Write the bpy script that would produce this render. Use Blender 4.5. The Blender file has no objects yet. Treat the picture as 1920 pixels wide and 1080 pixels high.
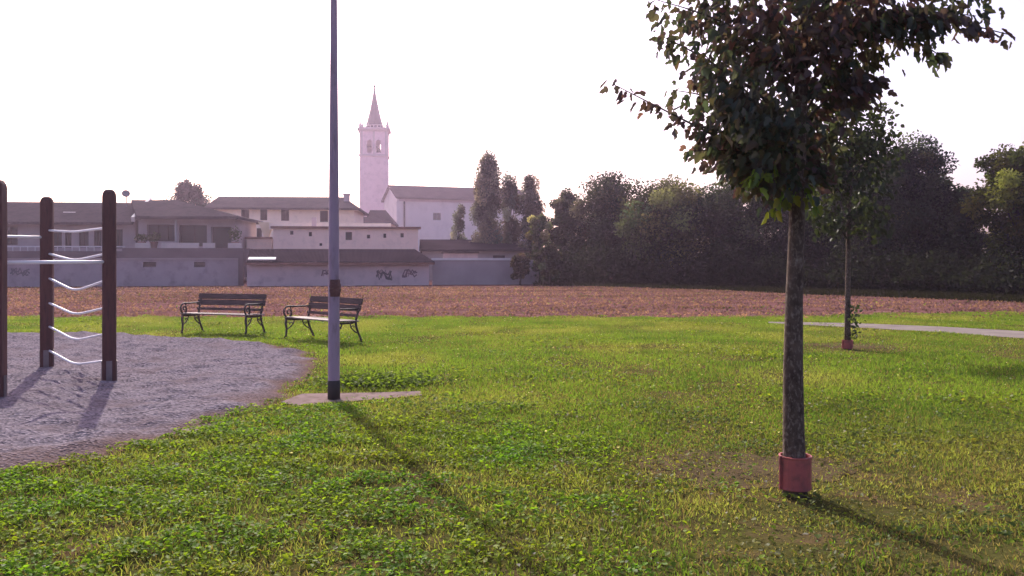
import bpy, math, random
import numpy as np
from mathutils import Vector, Matrix, Quaternion

random.seed(7)
RNG = np.random.default_rng(11)
SC = bpy.context.scene
COL = SC.collection
R = math.radians

# ------------------------------------------------------------------ camera
F = 1600.0            # focal length in photo pixels (1920 wide)
CX, HY = 960.0, 484.0  # principal column, horizon row
CH = 1.6              # eye height
cam_d = bpy.data.cameras.new('camera')
cam = bpy.data.objects.new('camera', cam_d)
COL.objects.link(cam)
cam.location = (0, 0, CH)
cam.rotation_euler = (R(90), 0, 0)
cam_d.sensor_width = 36.0
cam_d.lens = 36.0 * F / 1920.0
cam_d.shift_y = -(540.0 - HY) / 1920.0
cam_d.clip_end = 3000
SC.camera = cam

# ------------------------------------------------------------------ sky, sun, exposure
SUN_EL, SUN_AZ = 34.0, -22.0      # azimuth from +Y towards +X
world = bpy.data.worlds.new("World")
SC.world = world
world.use_nodes = True
wn = world.node_tree
bg = wn.nodes['Background']
sky = wn.nodes.new('ShaderNodeTexSky')
sky.sky_type = 'NISHITA'
sky.sun_disc = False
sky.sun_elevation = R(SUN_EL)
sky.sun_rotation = R(SUN_AZ)
sky.air_density = 1.0
sky.dust_density = 4.0
sky.ozone_density = 1.0
wt = wn.nodes.new('ShaderNodeMix'); wt.data_type = 'RGBA'; wt.blend_type = 'MULTIPLY'
wt.inputs[0].default_value = 1.0; wt.inputs[7].default_value = (1.02, .89, 1.08, 1)   # skylight tinted lilac to put a purple flare cast into the shade
wn.links.new(sky.outputs[0], wt.inputs[6]); wn.links.new(wt.outputs[2], bg.inputs[0])
bg.inputs[1].default_value = 0.15

sun_d = bpy.data.lights.new('sun', 'SUN')
sun_d.energy = 4.0
sun_d.angle = R(0.6)
sun_d.color = (1.0, 0.93, 0.82)
sun = bpy.data.objects.new('sun', sun_d)
COL.objects.link(sun)
sv = Vector((math.sin(R(SUN_AZ)) * math.cos(R(SUN_EL)), math.cos(R(SUN_AZ)) * math.cos(R(SUN_EL)), math.sin(R(SUN_EL))))
sun.rotation_euler = (-sv).to_track_quat('-Z', 'Y').to_euler()
sun.location = sv * 60

SC.view_settings.view_transform = 'Standard'
SC.view_settings.look = 'None'
SC.view_settings.gamma = 1.0
SC.view_settings.exposure = 0.70
SC.cycles.volume_bounces = 1
SC.cycles.max_bounces = 8
SC.cycles.transparent_max_bounces = 8

# ------------------------------------------------------------------ helpers: photo pixel -> place on the ground
def G(px, py, z=0.0):
    d = F * (CH - z) / (py - HY)
    return ((px - CX) / F * d, d)
def WP(px, py, d):
    return Vector(((px - CX) / F * d, d, CH - (py - HY) / F * d))

# ------------------------------------------------------------------ helpers: objects
def tag(o, label=None, cat=None, group=None, kind=None):
    if label: o['label'] = label
    if cat: o['category'] = cat
    if group: o['group'] = group
    if kind: o['kind'] = kind
    return o
def empty(name, loc, rz=0.0):
    o = bpy.data.objects.new(name, None)
    o.empty_display_size = 0.2
    COL.objects.link(o)
    o.location = loc
    o.rotation_euler = (0, 0, rz)
    return o
def children(o):
    return list(o.children)
def copy_tree(o, parent=None):
    c = o.copy()
    COL.objects.link(c)
    if parent: c.parent = parent
    for ch in children(o):
        copy_tree(ch, c)
    return c

class MB:
    """collects shapes and links them as ONE mesh object"""
    def __init__(s):
        s.v = []; s.f = []
    def add(s, vs, fs):
        n = len(s.v)
        s.v += [tuple(v) for v in vs]
        s.f += [tuple(i + n for i in f) for f in fs]
        return s
    def box(s, x0, x1, y0, y1, z0, z1):
        vs = [(x0,y0,z0),(x1,y0,z0),(x1,y1,z0),(x0,y1,z0),(x0,y0,z1),(x1,y0,z1),(x1,y1,z1),(x0,y1,z1)]
        return s.add(vs, [(0,3,2,1),(4,5,6,7),(0,1,5,4),(1,2,6,5),(2,3,7,6),(3,0,4,7)])
    def obox(s, c, size, rz=0.0, rx=0.0):
        m = Matrix.Rotation(rz, 3, 'Z') @ Matrix.Rotation(rx, 3, 'X')
        hx, hy, hz = size[0]/2, size[1]/2, size[2]/2
        vs = [Vector(c) + m @ Vector(p) for p in [(-hx,-hy,-hz),(hx,-hy,-hz),(hx,hy,-hz),(-hx,hy,-hz),(-hx,-hy,hz),(hx,-hy,hz),(hx,hy,hz),(-hx,hy,hz)]]
        return s.add(vs, [(0,3,2,1),(4,5,6,7),(0,1,5,4),(1,2,6,5),(2,3,7,6),(3,0,4,7)])
    def slab(s, pts, t):
        """planar polygon given a thickness t downwards"""
        n = len(pts)
        a = [Vector(p) for p in pts]
        b = [p - Vector((0,0,t)) for p in a]
        fs = [tuple(range(n)), tuple(range(2*n-1, n-1, -1))]
        for i in range(n):
            j = (i+1) % n
            fs.append((i, i+n, j+n, j))
        return s.add(a + b, fs)
    def tube(s, pts, rad, n=8, cap=True, flat=1.0):
        pts = [Vector(p) for p in pts]
        if not hasattr(rad, '__len__'): rad = [rad]*len(pts)
        t0 = (pts[1]-pts[0]).normalized()
        ref = Vector((0,0,1)) if abs(t0.z) < 0.9 else Vector((1,0,0))
        nx = t0.cross(ref).normalized()
        vs, fs = [], []
        tp = t0
        for i, p in enumerate(pts):
            if i == 0: t = t0
            elif i == len(pts)-1: t = (pts[i]-pts[i-1]).normalized()
            else: t = ((pts[i+1]-pts[i]).normalized() + (pts[i]-pts[i-1]).normalized()).normalized()
            q = tp.rotation_difference(t)
            nx = (q @ nx); nx = (nx - t*nx.dot(t)).normalized()
            ny = t.cross(nx)
            tp = t
            for k in range(n):
                a = 2*math.pi*k/n
                vs.append(p + (nx*math.cos(a)*flat + ny*math.sin(a))*rad[i])
        for i in range(len(pts)-1):
            for k in range(n):
                k2 = (k+1) % n
                fs.append((i*n+k, i*n+k2, (i+1)*n+k2, (i+1)*n+k))
        if cap:
            fs.append(tuple(range(n-1,-1,-1)))
            fs.append(tuple(range((len(pts)-1)*n, len(pts)*n)))
        return s.add(vs, fs)
    def lathe(s, c, prof, n=16):
        vs, fs = [], []
        for r, z in prof:
            for k in range(n):
                a = 2*math.pi*k/n
                vs.append((c[0]+r*math.cos(a), c[1]+r*math.sin(a), c[2]+z))
        for i in range(len(prof)-1):
            for k in range(n):
                k2 = (k+1) % n
                fs.append((i*n+k, i*n+k2, (i+1)*n+k2, (i+1)*n+k))
        fs.append(tuple(range(n-1,-1,-1)))
        fs.append(tuple(range((len(prof)-1)*n, len(prof)*n)))
        return s.add(vs, fs)
    def build(s, name, mat, parent=None, smooth=False, bevel=0.0):
        me = bpy.data.meshes.new(name)
        me.from_pydata(s.v, [], s.f)
        me.materials.append(mat)
        if smooth:
            for p in me.polygons: p.use_smooth = True
        me.update()
        o = bpy.data.objects.new(name, me)
        COL.objects.link(o)
        if parent: o.parent = parent
        if bevel:
            b = o.modifiers.new('bevel', 'BEVEL'); b.width = bevel; b.segments = 2; b.limit_method = 'ANGLE'
        return o

def np_mesh(name, V, loops, sizes, mat, parent=None, col=None, smooth=False):
    me = bpy.data.meshes.new(name)
    me.vertices.add(len(V)); me.vertices.foreach_set('co', np.ascontiguousarray(V, np.float32).ravel())
    me.loops.add(len(loops)); me.loops.foreach_set('vertex_index', np.ascontiguousarray(loops, np.int32))
    me.polygons.add(len(sizes))
    st = np.concatenate([[0], np.cumsum(sizes)[:-1]]).astype(np.int32)
    me.polygons.foreach_set('loop_start', st)
    try: me.polygons.foreach_set('loop_total', np.ascontiguousarray(sizes, np.int32))
    except Exception: pass
    if smooth: me.polygons.foreach_set('use_smooth', np.ones(len(sizes), bool))
    me.update(calc_edges=True)
    me.validate()
    if col is not None:
        a = me.color_attributes.new('col', 'FLOAT_COLOR', 'POINT')
        c4 = np.ones((len(V), 4), np.float32); c4[:, :3] = col
        a.data.foreach_set('color', c4.ravel())
    me.materials.append(mat)
    o = bpy.data.objects.new(name, me)
    COL.objects.link(o)
    if parent: o.parent = parent
    return o

# leaf templates: vertices (along, across, off), faces
T_TRI = (np.array([(0,-.5,0),(0,.5,0),(1,0,0)]), [(0,1,2)])
T_BLADE = (np.array([(0,-.5,0),(0,.5,0),(.55,.42,.06),(.55,-.42,.06),(1,0,-.06)]), [(0,1,2,3),(3,2,4)])
T_DIA = (np.array([(0,0,0),(.45,-.5,.10),(1,0,0),(.45,.5,.10)]), [(0,1,2),(0,2,3)])
T_OVATE = (np.array([(0,0,0),(.22,-.40,.08),(.55,-.46,.10),(1,0,-.10),(.55,.46,.10),(.22,.40,.08)]), [(0,1,2,3),(0,3,4,5)])
T_LOBED = (np.array([(0,0,0),(.05,-.30,.05),(.34,-.56,.08),(.46,-.30,.05),(.72,-.34,.06),(1,0,-.14),(.72,.34,.06),(.46,.30,.05),(.34,.56,.08),(.05,.30,.05)]),
           [(0,1,2,3,4,5),(0,5,6,7,8,9)])
def norm(a):
    return a / np.maximum(np.linalg.norm(a, axis=1, keepdims=True), 1e-9)
def leaves(name, pos, d, nrm, L, W, tpl, mat, col, parent=None):
    t, faces = tpl
    N, K = len(pos), len(t)
    d = norm(d); side = norm(np.cross(d, nrm)); n = np.cross(side, d)
    V = (pos[:,None,:] + d[:,None,:]*(t[None,:,0:1]*L[:,None,None]) + side[:,None,:]*(t[None,:,1:2]*W[:,None,None])
         + n[:,None,:]*(t[None,:,2:3]*L[:,None,None])).reshape(-1,3)
    base = np.array([i for f in faces for i in f])
    loops = (np.arange(N)[:,None]*K + base[None,:]).ravel()
    sizes = np.tile(np.array([len(f) for f in faces]), N)
    return np_mesh(name, V, loops, sizes, mat, parent, np.repeat(col, K, axis=0))

# ------------------------------------------------------------------ helpers: materials
def new_mat(name):
    m = bpy.data.materials.new(name); m.use_nodes = True
    nt = m.node_tree
    for n in list(nt.nodes): nt.nodes.remove(n)
    out = nt.nodes.new('ShaderNodeOutputMaterial')
    return m, nt, out
def N(nt, t, **kw):
    n = nt.nodes.new(t)
    for k, v in kw.items():
        if k.startswith('i_'):
            key = k[2:]
            n.inputs[int(key) if key.isdigit() else key.replace('_', ' ')].default_value = v
        else: setattr(n, k, v)
    return n
def rgba(c): return (c[0], c[1], c[2], 1.0)
def noise_mix(nt, vec, c1, c2, scale, lo=0.35, hi=0.65, detail=4.0, rough=0.6):
    n = N(nt, 'ShaderNodeTexNoise'); n.inputs['Scale'].default_value = scale; n.inputs['Detail'].default_value = detail; n.inputs['Roughness'].default_value = rough
    nt.links.new(vec, n.inputs['Vector'])
    r = N(nt, 'ShaderNodeMapRange'); r.inputs[1].default_value = lo; r.inputs[2].default_value = hi
    nt.links.new(n.outputs[0], r.inputs[0])
    m = N(nt, 'ShaderNodeMix', data_type='RGBA')
    nt.links.new(r.outputs[0], m.inputs[0])
    for c, k in ((c1, 6), (c2, 7)):
        if hasattr(c, 'is_linked') or hasattr(c, 'links'): nt.links.new(c, m.inputs[k])
        else: m.inputs[k].default_value = rgba(c)
    return m.outputs[2], n.outputs[0]
def surf(name, c1, c2=None, scale=3.0, c3=None, scale3=25.0, rough=0.85, bump=0.0, bscale=None, stretch=(1,1,1), spec=0.3, metal=0.0, wave=None, world_co=False):
    """noise-mottled surface with optional bump and tile courses"""
    m, nt, out = new_mat(name)
    p = N(nt, 'ShaderNodeBsdfPrincipled'); nt.links.new(p.outputs[0], out.inputs[0])
    p.inputs['Roughness'].default_value = rough
    p.inputs['Metallic'].default_value = metal
    p.inputs['Specular IOR Level'].default_value = spec
    if world_co: vec = N(nt, 'ShaderNodeNewGeometry').outputs['Position']
    else: vec = N(nt, 'ShaderNodeTexCoord').outputs['Object']
    mp = N(nt, 'ShaderNodeMapping'); mp.inputs['Scale'].default_value = stretch
    nt.links.new(vec, mp.inputs['Vector']); vec = mp.outputs[0]
    c, h = noise_mix(nt, vec, c1, c2 or tuple(x*0.75 for x in c1), scale)
    if c3 is not None: c, h = noise_mix(nt, vec, c, c3, scale3, 0.5, 0.75)
    nt.links.new(c, p.inputs['Base Color'])
    if wave:
        w = N(nt, 'ShaderNodeTexWave', bands_direction='X'); w.inputs['Scale'].default_value = wave; w.inputs['Distortion'].default_value = 0.6
        nt.links.new(vec, w.inputs['Vector'])
        b = N(nt, 'ShaderNodeBump'); b.inputs['Strength'].default_value = 0.8; b.inputs['Distance'].default_value = 0.06
        nt.links.new(w.outputs[1], b.inputs['Height']); nt.links.new(b.outputs[0], p.inputs['Normal'])
    elif bump:
        n = N(nt, 'ShaderNodeTexNoise'); n.inputs['Scale'].default_value = bscale or scale3; n.inputs['Detail'].default_value = 6
        nt.links.new(vec, n.inputs['Vector'])
        b = N(nt, 'ShaderNodeBump'); b.inputs['Strength'].default_value = 0.7; b.inputs['Distance'].default_value = bump
        nt.links.new(n.outputs[0], b.inputs['Height']); nt.links.new(b.outputs[0], p.inputs['Normal'])
    return m
def foliage(name, trans=0.35, gloss=0.06, tint=(1.0,1.0,0.6), grough=0.4):
    """leaf: colour from the mesh, light passes through it"""
    m, nt, out = new_mat(name)
    a = N(nt, 'ShaderNodeAttribute', attribute_name='col')
    d = N(nt, 'ShaderNodeBsdfDiffuse'); nt.links.new(a.outputs['Color'], d.inputs[0])
    tm = N(nt, 'ShaderNodeMix', data_type='RGBA', blend_type='MULTIPLY'); tm.inputs[0].default_value = 1.0
    nt.links.new(a.outputs['Color'], tm.inputs[6]); tm.inputs[7].default_value = rgba(tint)
    t = N(nt, 'ShaderNodeBsdfTranslucent'); nt.links.new(tm.outputs[2], t.inputs[0])
    x = N(nt, 'ShaderNodeMixShader'); x.inputs[0].default_value = trans
    nt.links.new(d.outputs[0], x.inputs[1]); nt.links.new(t.outputs[0], x.inputs[2])
    g = N(nt, 'ShaderNodeBsdfGlossy'); g.inputs['Roughness'].default_value = grough; g.inputs[0].default_value = (.9,.9,.9,1)
    y = N(nt, 'ShaderNodeMixShader'); y.inputs[0].default_value = gloss
    nt.links.new(x.outputs[0], y.inputs[1]); nt.links.new(g.outputs[0], y.inputs[2])
    nt.links.new(y.outputs[0], out.inputs[0])
    return m

M = {}
M['plaster_grey'] = surf('grey_plaster', (.37,.315,.34), (.29,.25,.275), .5, (.22,.19,.205), 1.7, rough=.95, bump=.01, bscale=9, spec=.02)
M['plaster_pink'] = surf('pink_plaster', (.60,.46,.46), (.50,.39,.40), .5, (.38,.30,.31), 1.5, rough=.95, bump=.01, bscale=9, spec=.02)
M['plaster_cream'] = surf('cream_plaster', (.82,.71,.60), (.76,.66,.55), .6, (.66,.57,.49), 2.0, rough=.95)
M['plaster_orange'] = surf('apricot_plaster', (.80,.62,.54), (.74,.57,.50), .6, (.62,.48,.43), 2.0, rough=.95)
M['plaster_dull'] = surf('dull_plaster', (.38,.32,.325), (.31,.26,.265), .7, rough=.95)
M['church_plaster'] = surf('church_plaster', (.66,.61,.60), (.60,.56,.55), .15, (.53,.49,.485), .5, rough=.95)
M['tower_brick'] = surf('pale_tower_brick', (.70,.53,.57), (.64,.48,.52), .3, (.56,.42,.46), 1.2, rough=.95)
M['stone_trim'] = surf('stone_trim', (.54,.44,.45), (.46,.37,.385), 1.0, rough=.9)
M['spire_lead'] = surf('spire_covering', (.06,.045,.07), (.045,.035,.055), 1.0, rough=.8)
M['roof_tile'] = surf('roof_tiles', (.11,.082,.085), (.08,.062,.066), .7, (.06,.05,.055), 3.0, rough=.9, wave=4.0, spec=.0)
M['roof_pale'] = surf('pale_roof_tiles', (.105,.088,.092), (.08,.069,.074), .7, (.06,.053,.058), 3.0, rough=.9, wave=4.0, spec=.0)
M['roof_dark'] = surf('dark_roof_tiles', (.05,.036,.045), (.038,.028,.036), .7, rough=.9, wave=4.0, spec=.0)
M['coping'] = surf('terracotta_coping', (.23,.12,.09), (.17,.09,.075), 2.0, rough=.9)
M['white_cap'] = surf('whitened_concrete', (.72,.68,.66), (.60,.56,.55), 1.0, rough=.8)
M['glass'] = surf('dark_window_glass', (.03,.03,.04), (.02,.02,.03), 1.0, rough=.15, spec=.5)
M['shutter'] = surf('brown_shutter', (.045,.03,.035), (.035,.024,.03), 3.0, rough=.9, spec=.0)
M['frame_pale'] = surf('pale_window_frame', (.45,.42,.42), (.38,.36,.36), 3.0, rough=.7)
M['rail_white'] = surf('white_painted_rail', (.62,.60,.62), (.52,.5,.52), 3.0, rough=.6)
M['dark_band'] = surf('dark_and_shaded_render', (.13,.105,.12), (.10,.082,.095), .8, rough=.95, spec=.0)  # balcony and terrace fronts: shade put into the colour; pilaster itself dark
M['awning'] = surf('yellowish_awning_cloth', (.80,.68,.48), (.7,.58,.4), 1.0, rough=.95, spec=.0)
M['graffiti'] = surf('spray_paint', (.05,.045,.06), (.08,.07,.08), 3.0, rough=.7)
M['dish'] = surf('grey_dish', (.22,.21,.22), (.18,.17,.18), 3.0, rough=.5)
M['wood_post'] = surf('brown_stained_post', (.125,.050,.045), (.08,.034,.032), 2.0, (.055,.026,.026), 9.0, rough=.75, bump=.006, bscale=14, stretch=(4,4,.5))
M['post_shoe'] = surf('galvanised_shoe', (.20,.16,.17), (.13,.105,.11), 5.0, rough=.5, metal=.3)
M['rope_white'] = surf('white_rope_tubing', (.85,.83,.85), (.75,.73,.75), 9.0, rough=.45)
M['bar_steel'] = surf('bright_steel_bar', (.85,.83,.85), (.8,.78,.8), 6.0, rough=.3)
M['pole_paint'] = surf('grey_lilac_pole_paint', (.38,.27,.36), (.31,.22,.30), 2.5, (.22,.15,.19), 14.0, rough=.5, stretch=(1,1,.3))
M['pole_base'] = surf('black_bitumen_paint', (.045,.036,.04), (.03,.025,.028), 5.0, rough=.7)
M['rust'] = surf('rusty_iron', (.19,.085,.08), (.10,.05,.05), 9.0, rough=.9, bump=.004)
M['bench_wood'] = surf('weathered_bench_slats', (.25,.19,.17), (.17,.13,.12), 4.0, (.10,.075,.07), 13.0, rough=.7, spec=.2, stretch=(.4,4,4))
M['back_wood'] = surf('weathered_back_slats_shaded', (.13,.088,.08), (.09,.062,.058), 4.0, (.065,.046,.044), 13.0, rough=.85, spec=.1, stretch=(.4,4,4))  # seat wood again, darkened: shade on the backrest put into the colour
M['cast_iron'] = surf('black_cast_iron', (.04,.035,.035), (.06,.045,.04), 6.0, rough=.6)
M['bark'] = surf('young_tree_bark', (.125,.090,.070), (.055,.038,.030), 14.0, (.25,.20,.165), 48.0, rough=.95, bump=.008, bscale=60, spec=.1, stretch=(1,1,.6))
M['bark_dark'] = surf('dark_tree_bark', (.07,.055,.045), (.045,.036,.03), 3.0, rough=.95, bump=.02, bscale=8)
M['guard'] = surf('red_trunk_guard', (.40,.10,.09), (.31,.08,.075), 5.0, (.17,.07,.06), 14.0, rough=.55, bump=.004, bscale=20)
M['leaf_near'] = foliage('broad_leaves', .5, .02)
M['leaf_tree'] = foliage('tree_leaves', .46, .006, grough=.5)
M['grass'] = foliage('grass_blades', .6, .005, (1.0,1.0,.45), .5)
M['weed'] = foliage('clover_leaves', .62, .010, (1.0,1.0,.4), .45)

# ------------------------------------------------------------------ setting: ground sheets
def smooth_noise(x, y, s, seed):
    """cheap value noise in numpy"""
    r = np.random.default_rng(seed); T = r.random((64, 64))
    fx, fy = x/s, y/s
    ix, iy = np.floor(fx).astype(int), np.floor(fy).astype(int)
    ux, uy = fx-ix, fy-iy
    ux, uy = ux*ux*(3-2*ux), uy*uy*(3-2*uy)
    a = T[ix%64, iy%64]; b = T[(ix+1)%64, iy%64]; c = T[ix%64, (iy+1)%64]; d = T[(ix+1)%64, (iy+1)%64]
    return (a*(1-ux)+b*ux)*(1-uy) + (c*(1-ux)+d*ux)*uy

def sheet(name, pts, z, mat):
    mb = MB(); mb.add([(p[0], p[1], z) for p in pts], [tuple(range(len(pts)))])
    return tag(mb.build(name, mat), kind='structure')

M['earth'] = surf('bare_field_earth', (.150,.072,.066), (.098,.048,.047), .5, (.21,.125,.105), 1.6, rough=1.0, bump=.06, bscale=6, stretch=(.6,1.2,1), spec=0.0, world_co=True)
M['turf'] = surf('turf_soil', (.075,.072,.022), (.055,.055,.018), .8, (.125,.075,.048), 2.2, rough=1.0, bump=.02, bscale=22, spec=0.0, world_co=True)
M['path'] = surf('pale_gravel_path', (.235,.205,.18), (.18,.155,.14), 1.5, rough=1.0, bump=.01, bscale=30, spec=0.0, world_co=True)
M['kerb'] = surf('worn_concrete_edging', (.25,.19,.175), (.18,.14,.125), 4.0, (.12,.09,.07), 12, rough=.95, bump=.006, bscale=30, spec=0.0, world_co=True)

mb = MB(); mb.add([(-260,-60,0),(260,-60,0),(260,420,0),(-260,420,0)], [(0,1,2,3)])
tag(mb.build('field', M['earth']), kind='structure')
lawn_edge = [(-60,23.2),(-13.6,23.06),(-5,23.1),(0,23.0),(5,23.1),(8.6,23.8),(15,25.2),(26,27.5),(60,30)]
sheet('lawn', [(-60,-20),(60,-20)] + lawn_edge[::-1], .004, M['turf'])

# gravel pit: irregular round patch, dimpled by feet
pit_px = [(-420,632),(-150,626),(0,626),(100,625),(225,628),(330,634),(430,640),(500,648),(560,659),(586,674),(584,694),(560,720),(520,747),(470,766),(400,787),(330,808),(300,822),(200,852),(100,872),(0,893),(-150,926),(-420,955)]
pit = [G(*p) for p in pit_px] + [(-9.5,5.0),(-14,7),(-17,12)]
PIT = np.array(pit)
def in_poly(x, y, P):
    c = np.zeros(x.shape, bool); j = len(P)-1
    for i in range(len(P)):
        xi, yi = P[i]; xj, yj = P[j]
        t = ((yi > y) != (yj > y)) & (x < (xj-xi)*(y-yi)/(yj-yi+1e-12)+xi)
        c ^= t; j = i
    return c
def poly_dist(x, y, P):
    d = np.full(x.shape, 1e9)
    for i in range(len(P)):
        a, b = P[i-1], P[i]; ab = b-a
        t = np.clip(((x-a[0])*ab[0]+(y-a[1])*ab[1])/(ab@ab), 0, 1)
        d = np.minimum(d, np.hypot(x-a[0]-t*ab[0], y-a[1]-t*ab[1]))
    return d
def gravel():
    m, nt, out = new_mat('grey_pea_gravel')
    p = N(nt, 'ShaderNodeBsdfPrincipled'); nt.links.new(p.outputs[0], out.inputs[0]); p.inputs['Roughness'].default_value = .95
    p.inputs['Specular IOR Level'].default_value = .0
    vec = N(nt, 'ShaderNodeNewGeometry').outputs['Position']
    vo = N(nt, 'ShaderNodeTexVoronoi'); vo.inputs['Scale'].default_value = 38
    nt.links.new(vec, vo.inputs['Vector'])
    hs = N(nt, 'ShaderNodeSeparateColor'); nt.links.new(vo.outputs['Color'], hs.inputs[0])
    mx = N(nt, 'ShaderNodeMix', data_type='RGBA'); nt.links.new(hs.outputs[0], mx.inputs[0])
    mx.inputs[6].default_value = (.085,.074,.085,1); mx.inputs[7].default_value = (.25,.218,.243,1)
    c, h = noise_mix(nt, vec, mx.outputs[2], (.14,.11,.115), 1.6, .5, .8)
    at = N(nt, 'ShaderNodeAttribute', attribute_name='col')
    m2 = N(nt, 'ShaderNodeMix', data_type='RGBA'); sep = N(nt, 'ShaderNodeSeparateColor'); nt.links.new(at.outputs['Color'], sep.inputs[0])
    nt.links.new(sep.outputs[0], m2.inputs[0]); nt.links.new(c, m2.inputs[6]); m2.inputs[7].default_value = (.135,.085,.065,1)
    nt.links.new(m2.outputs[2], p.inputs['Base Color'])
    b = N(nt, 'ShaderNodeBump'); b.inputs['Strength'].default_value = .8; b.inputs['Distance'].default_value = .02
    nt.links.new(vo.outputs['Distance'], b.inputs['Height']); nt.links.new(b.outputs[0], p.inputs['Normal'])
    return m
M['gravel'] = gravel()
st = .06
gx, gy = np.meshgrid(np.arange(-17.5, -1.6, st), np.arange(4.6, 18.8, st), indexing='ij')
nx_, ny_ = gx.shape
wob = (smooth_noise(gx, gy, .45, 3)-.5)*.30 + (smooth_noise(gx, gy, .16, 4)-.5)*.12
dist = poly_dist(gx, gy, PIT); ins = in_poly(gx, gy, PIT); sd = np.where(ins, dist, -dist) + wob
dimp = (smooth_noise(gx, gy, .27, 5)-.5)*.055 + (smooth_noise(gx*.8, gy, .13, 6)-.5)*.036 + (smooth_noise(gx, gy, 1.1, 8)-.5)*.03
gz = .007 + (.055 + dimp) * np.clip(sd/.30, 0, 1)
soil = np.clip(1 - sd/ (.12+.38*smooth_noise(gx, gy, .8, 12)), 0, 1)**1.2
idx = np.arange(nx_*ny_).reshape(nx_, ny_)
ok = (sd[:-1,:-1] > -.02)
q = np.stack([idx[:-1,:-1], idx[1:,:-1], idx[1:,1:], idx[:-1,1:]], -1)[ok]
used, inv = np.unique(q, return_inverse=True)
V = np.stack([gx.ravel(), gy.ravel(), gz.ravel()], 1)[used]
colr = np.repeat(soil.ravel()[used][:,None], 3, 1)
tag(np_mesh('gravel_patch', V, inv.ravel(), np.full(len(q), 4), M['gravel'], None, colr, True), kind='structure')

# pale footpath at the right
pa = [G(1440,604), G(1600,606.5), G(1760,613), G(1920,622), G(2200,640)]
pb = [G(2200,662), G(1920,635.5), G(1760,624), G(1600,614.5), G(1440,607)]
sheet('footpath', pa + pb, .012, M['path'])
PATH = np.array(pa + pb)
# trodden bare soil round the two tree feet
M['soil'] = surf('trodden_brown_soil', (.105,.076,.046), (.07,.052,.03), 3.0, (.085,.085,.03), 14.0, rough=1.0, bump=.02, bscale=30, spec=0.0, world_co=True)
def patch(cx, cy, rx, ry, seed):
    rr = random.Random(seed); ph = [rr.random()*6.28 for _ in range(4)]
    return [(cx+rx*math.cos(a)*k, cy+ry*math.sin(a)*k) for a, k in ((2*math.pi*i/48, 1+.16*math.sin(3*2*math.pi*i/48+ph[0])+.10*math.sin(5*2*math.pi*i/48+ph[1])+.06*math.sin(11*2*math.pi*i/48+ph[2])) for i in range(48))]
for q_ in (patch(G(1400,878)[0], G(1400,878)[1], .82, .55, 1), patch(G(1600,648)[0], G(1600,648)[1], .95, .55, 2)):
    sheet('bare_soil', q_, .008, M['soil'])
# concrete edging strip at the lamp, level with the turf
ka = [G(526,757), G(566,741), G(700,739), G(788,736)]
kb = [G(792,744), G(700,752), G(640,757), G(556,764)]
KERB = np.array(ka + kb)
sheet('concrete_edging', ka + kb, .02, M['kerb'])
k2 = [G(332,812), G(392,797), G(436,793), G(440,797), G(396,804), G(340,818)]
sheet('concrete_edging', k2, .022, M['kerb'])
KERB2 = np.array(k2)

# ------------------------------------------------------------------ haze
hb = MB(); hb.box(-250, 250, -50, 410, -1, 52)
hm, hnt, hout = new_mat('thin_air_haze')
pv = N(hnt, 'ShaderNodeVolumePrincipled')
pv.inputs['Color'].default_value = (.90,.76,.98,1)
pv.inputs['Density'].default_value = .0006
pv.inputs['Anisotropy'].default_value = .75
hnt.links.new(pv.outputs[0], hout.inputs['Volume'])
haze = tag(hb.build('haze', hm), kind='stuff')

# ------------------------------------------------------------------ buildings
class Front:
    """a facade line: passes x0,d0 with slope m; gives places along it from photo columns"""
    def __init__(s, name, px0, d0, m, label, cat, group=None):
        k = (px0-CX)/F
        s.m = m; s.ang = math.atan(m)
        s.d0 = d0; s.x0 = k*d0
        s.o = tag(empty(name, (s.x0, s.d0, 0), s.ang), label, cat, group)
        s.c = math.cos(s.ang)
    def u(s, px, v=0.0):
        """distance along the facade where column px meets it (v metres behind the front)"""
        ox, oy = s.x0 - v*math.sin(s.ang), s.d0 + v*s.c
        k = (px-CX)/F
        t = (k*oy - ox) / (s.c - k*math.sin(s.ang))
        return t
    def z(s, px, py, v=0.0):
        u = s.u(px, v)
        d = s.d0 + u*math.sin(s.ang) + v*s.c
        return CH - (py-HY)/F*d
    def part(s, name, mb, mat, parent=None, **k):
        return mb.build(name, mat, parent or s.o, **k)

def holed_wall(mb, u0, u1, z0, z1, v, holes, rev=.14):
    """front plane at depth v with real openings (reveals go back rev)"""
    us = sorted({u0, u1, *[h[0] for h in holes], *[h[1] for h in holes]})
    zs = sorted({z0, z1, *[h[2] for h in holes], *[h[3] for h in holes]})
    us = [a for a in us if u0 <= a <= u1]; zs = [a for a in zs if z0 <= a <= z1]
    for i in range(len(us)-1):
        for j in range(len(zs)-1):
            cu, cz = (us[i]+us[i+1])/2, (zs[j]+zs[j+1])/2
            if any(h[0] < cu < h[1] and h[2] < cz < h[3] for h in holes): continue
            mb.add([(us[i],v,zs[j]),(us[i+1],v,zs[j]),(us[i+1],v,zs[j+1]),(us[i],v,zs[j+1])], [(0,1,2,3)])
    for a, b, c, d in holes:
        w = v + rev
        mb.add([(a,v,c),(b,v,c),(b,v,d),(a,v,d),(a,w,c),(b,w,c),(b,w,d),(a,w,d)], [(0,4,5,1),(1,5,6,2),(2,6,7,3),(3,7,4,0)])
def shell(mb, u0, u1, z0, z1, v0, v1):
    """the other faces of the block behind a holed front"""
    mb.add([(u0,v0,z0),(u1,v0,z0),(u1,v1,z0),(u0,v1,z0),(u0,v0,z1),(u1,v0,z1),(u1,v1,z1),(u0,v1,z1)], [(1,2,6,5),(2,3,7,6),(3,0,4,7),(4,5,6,7)])
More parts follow.
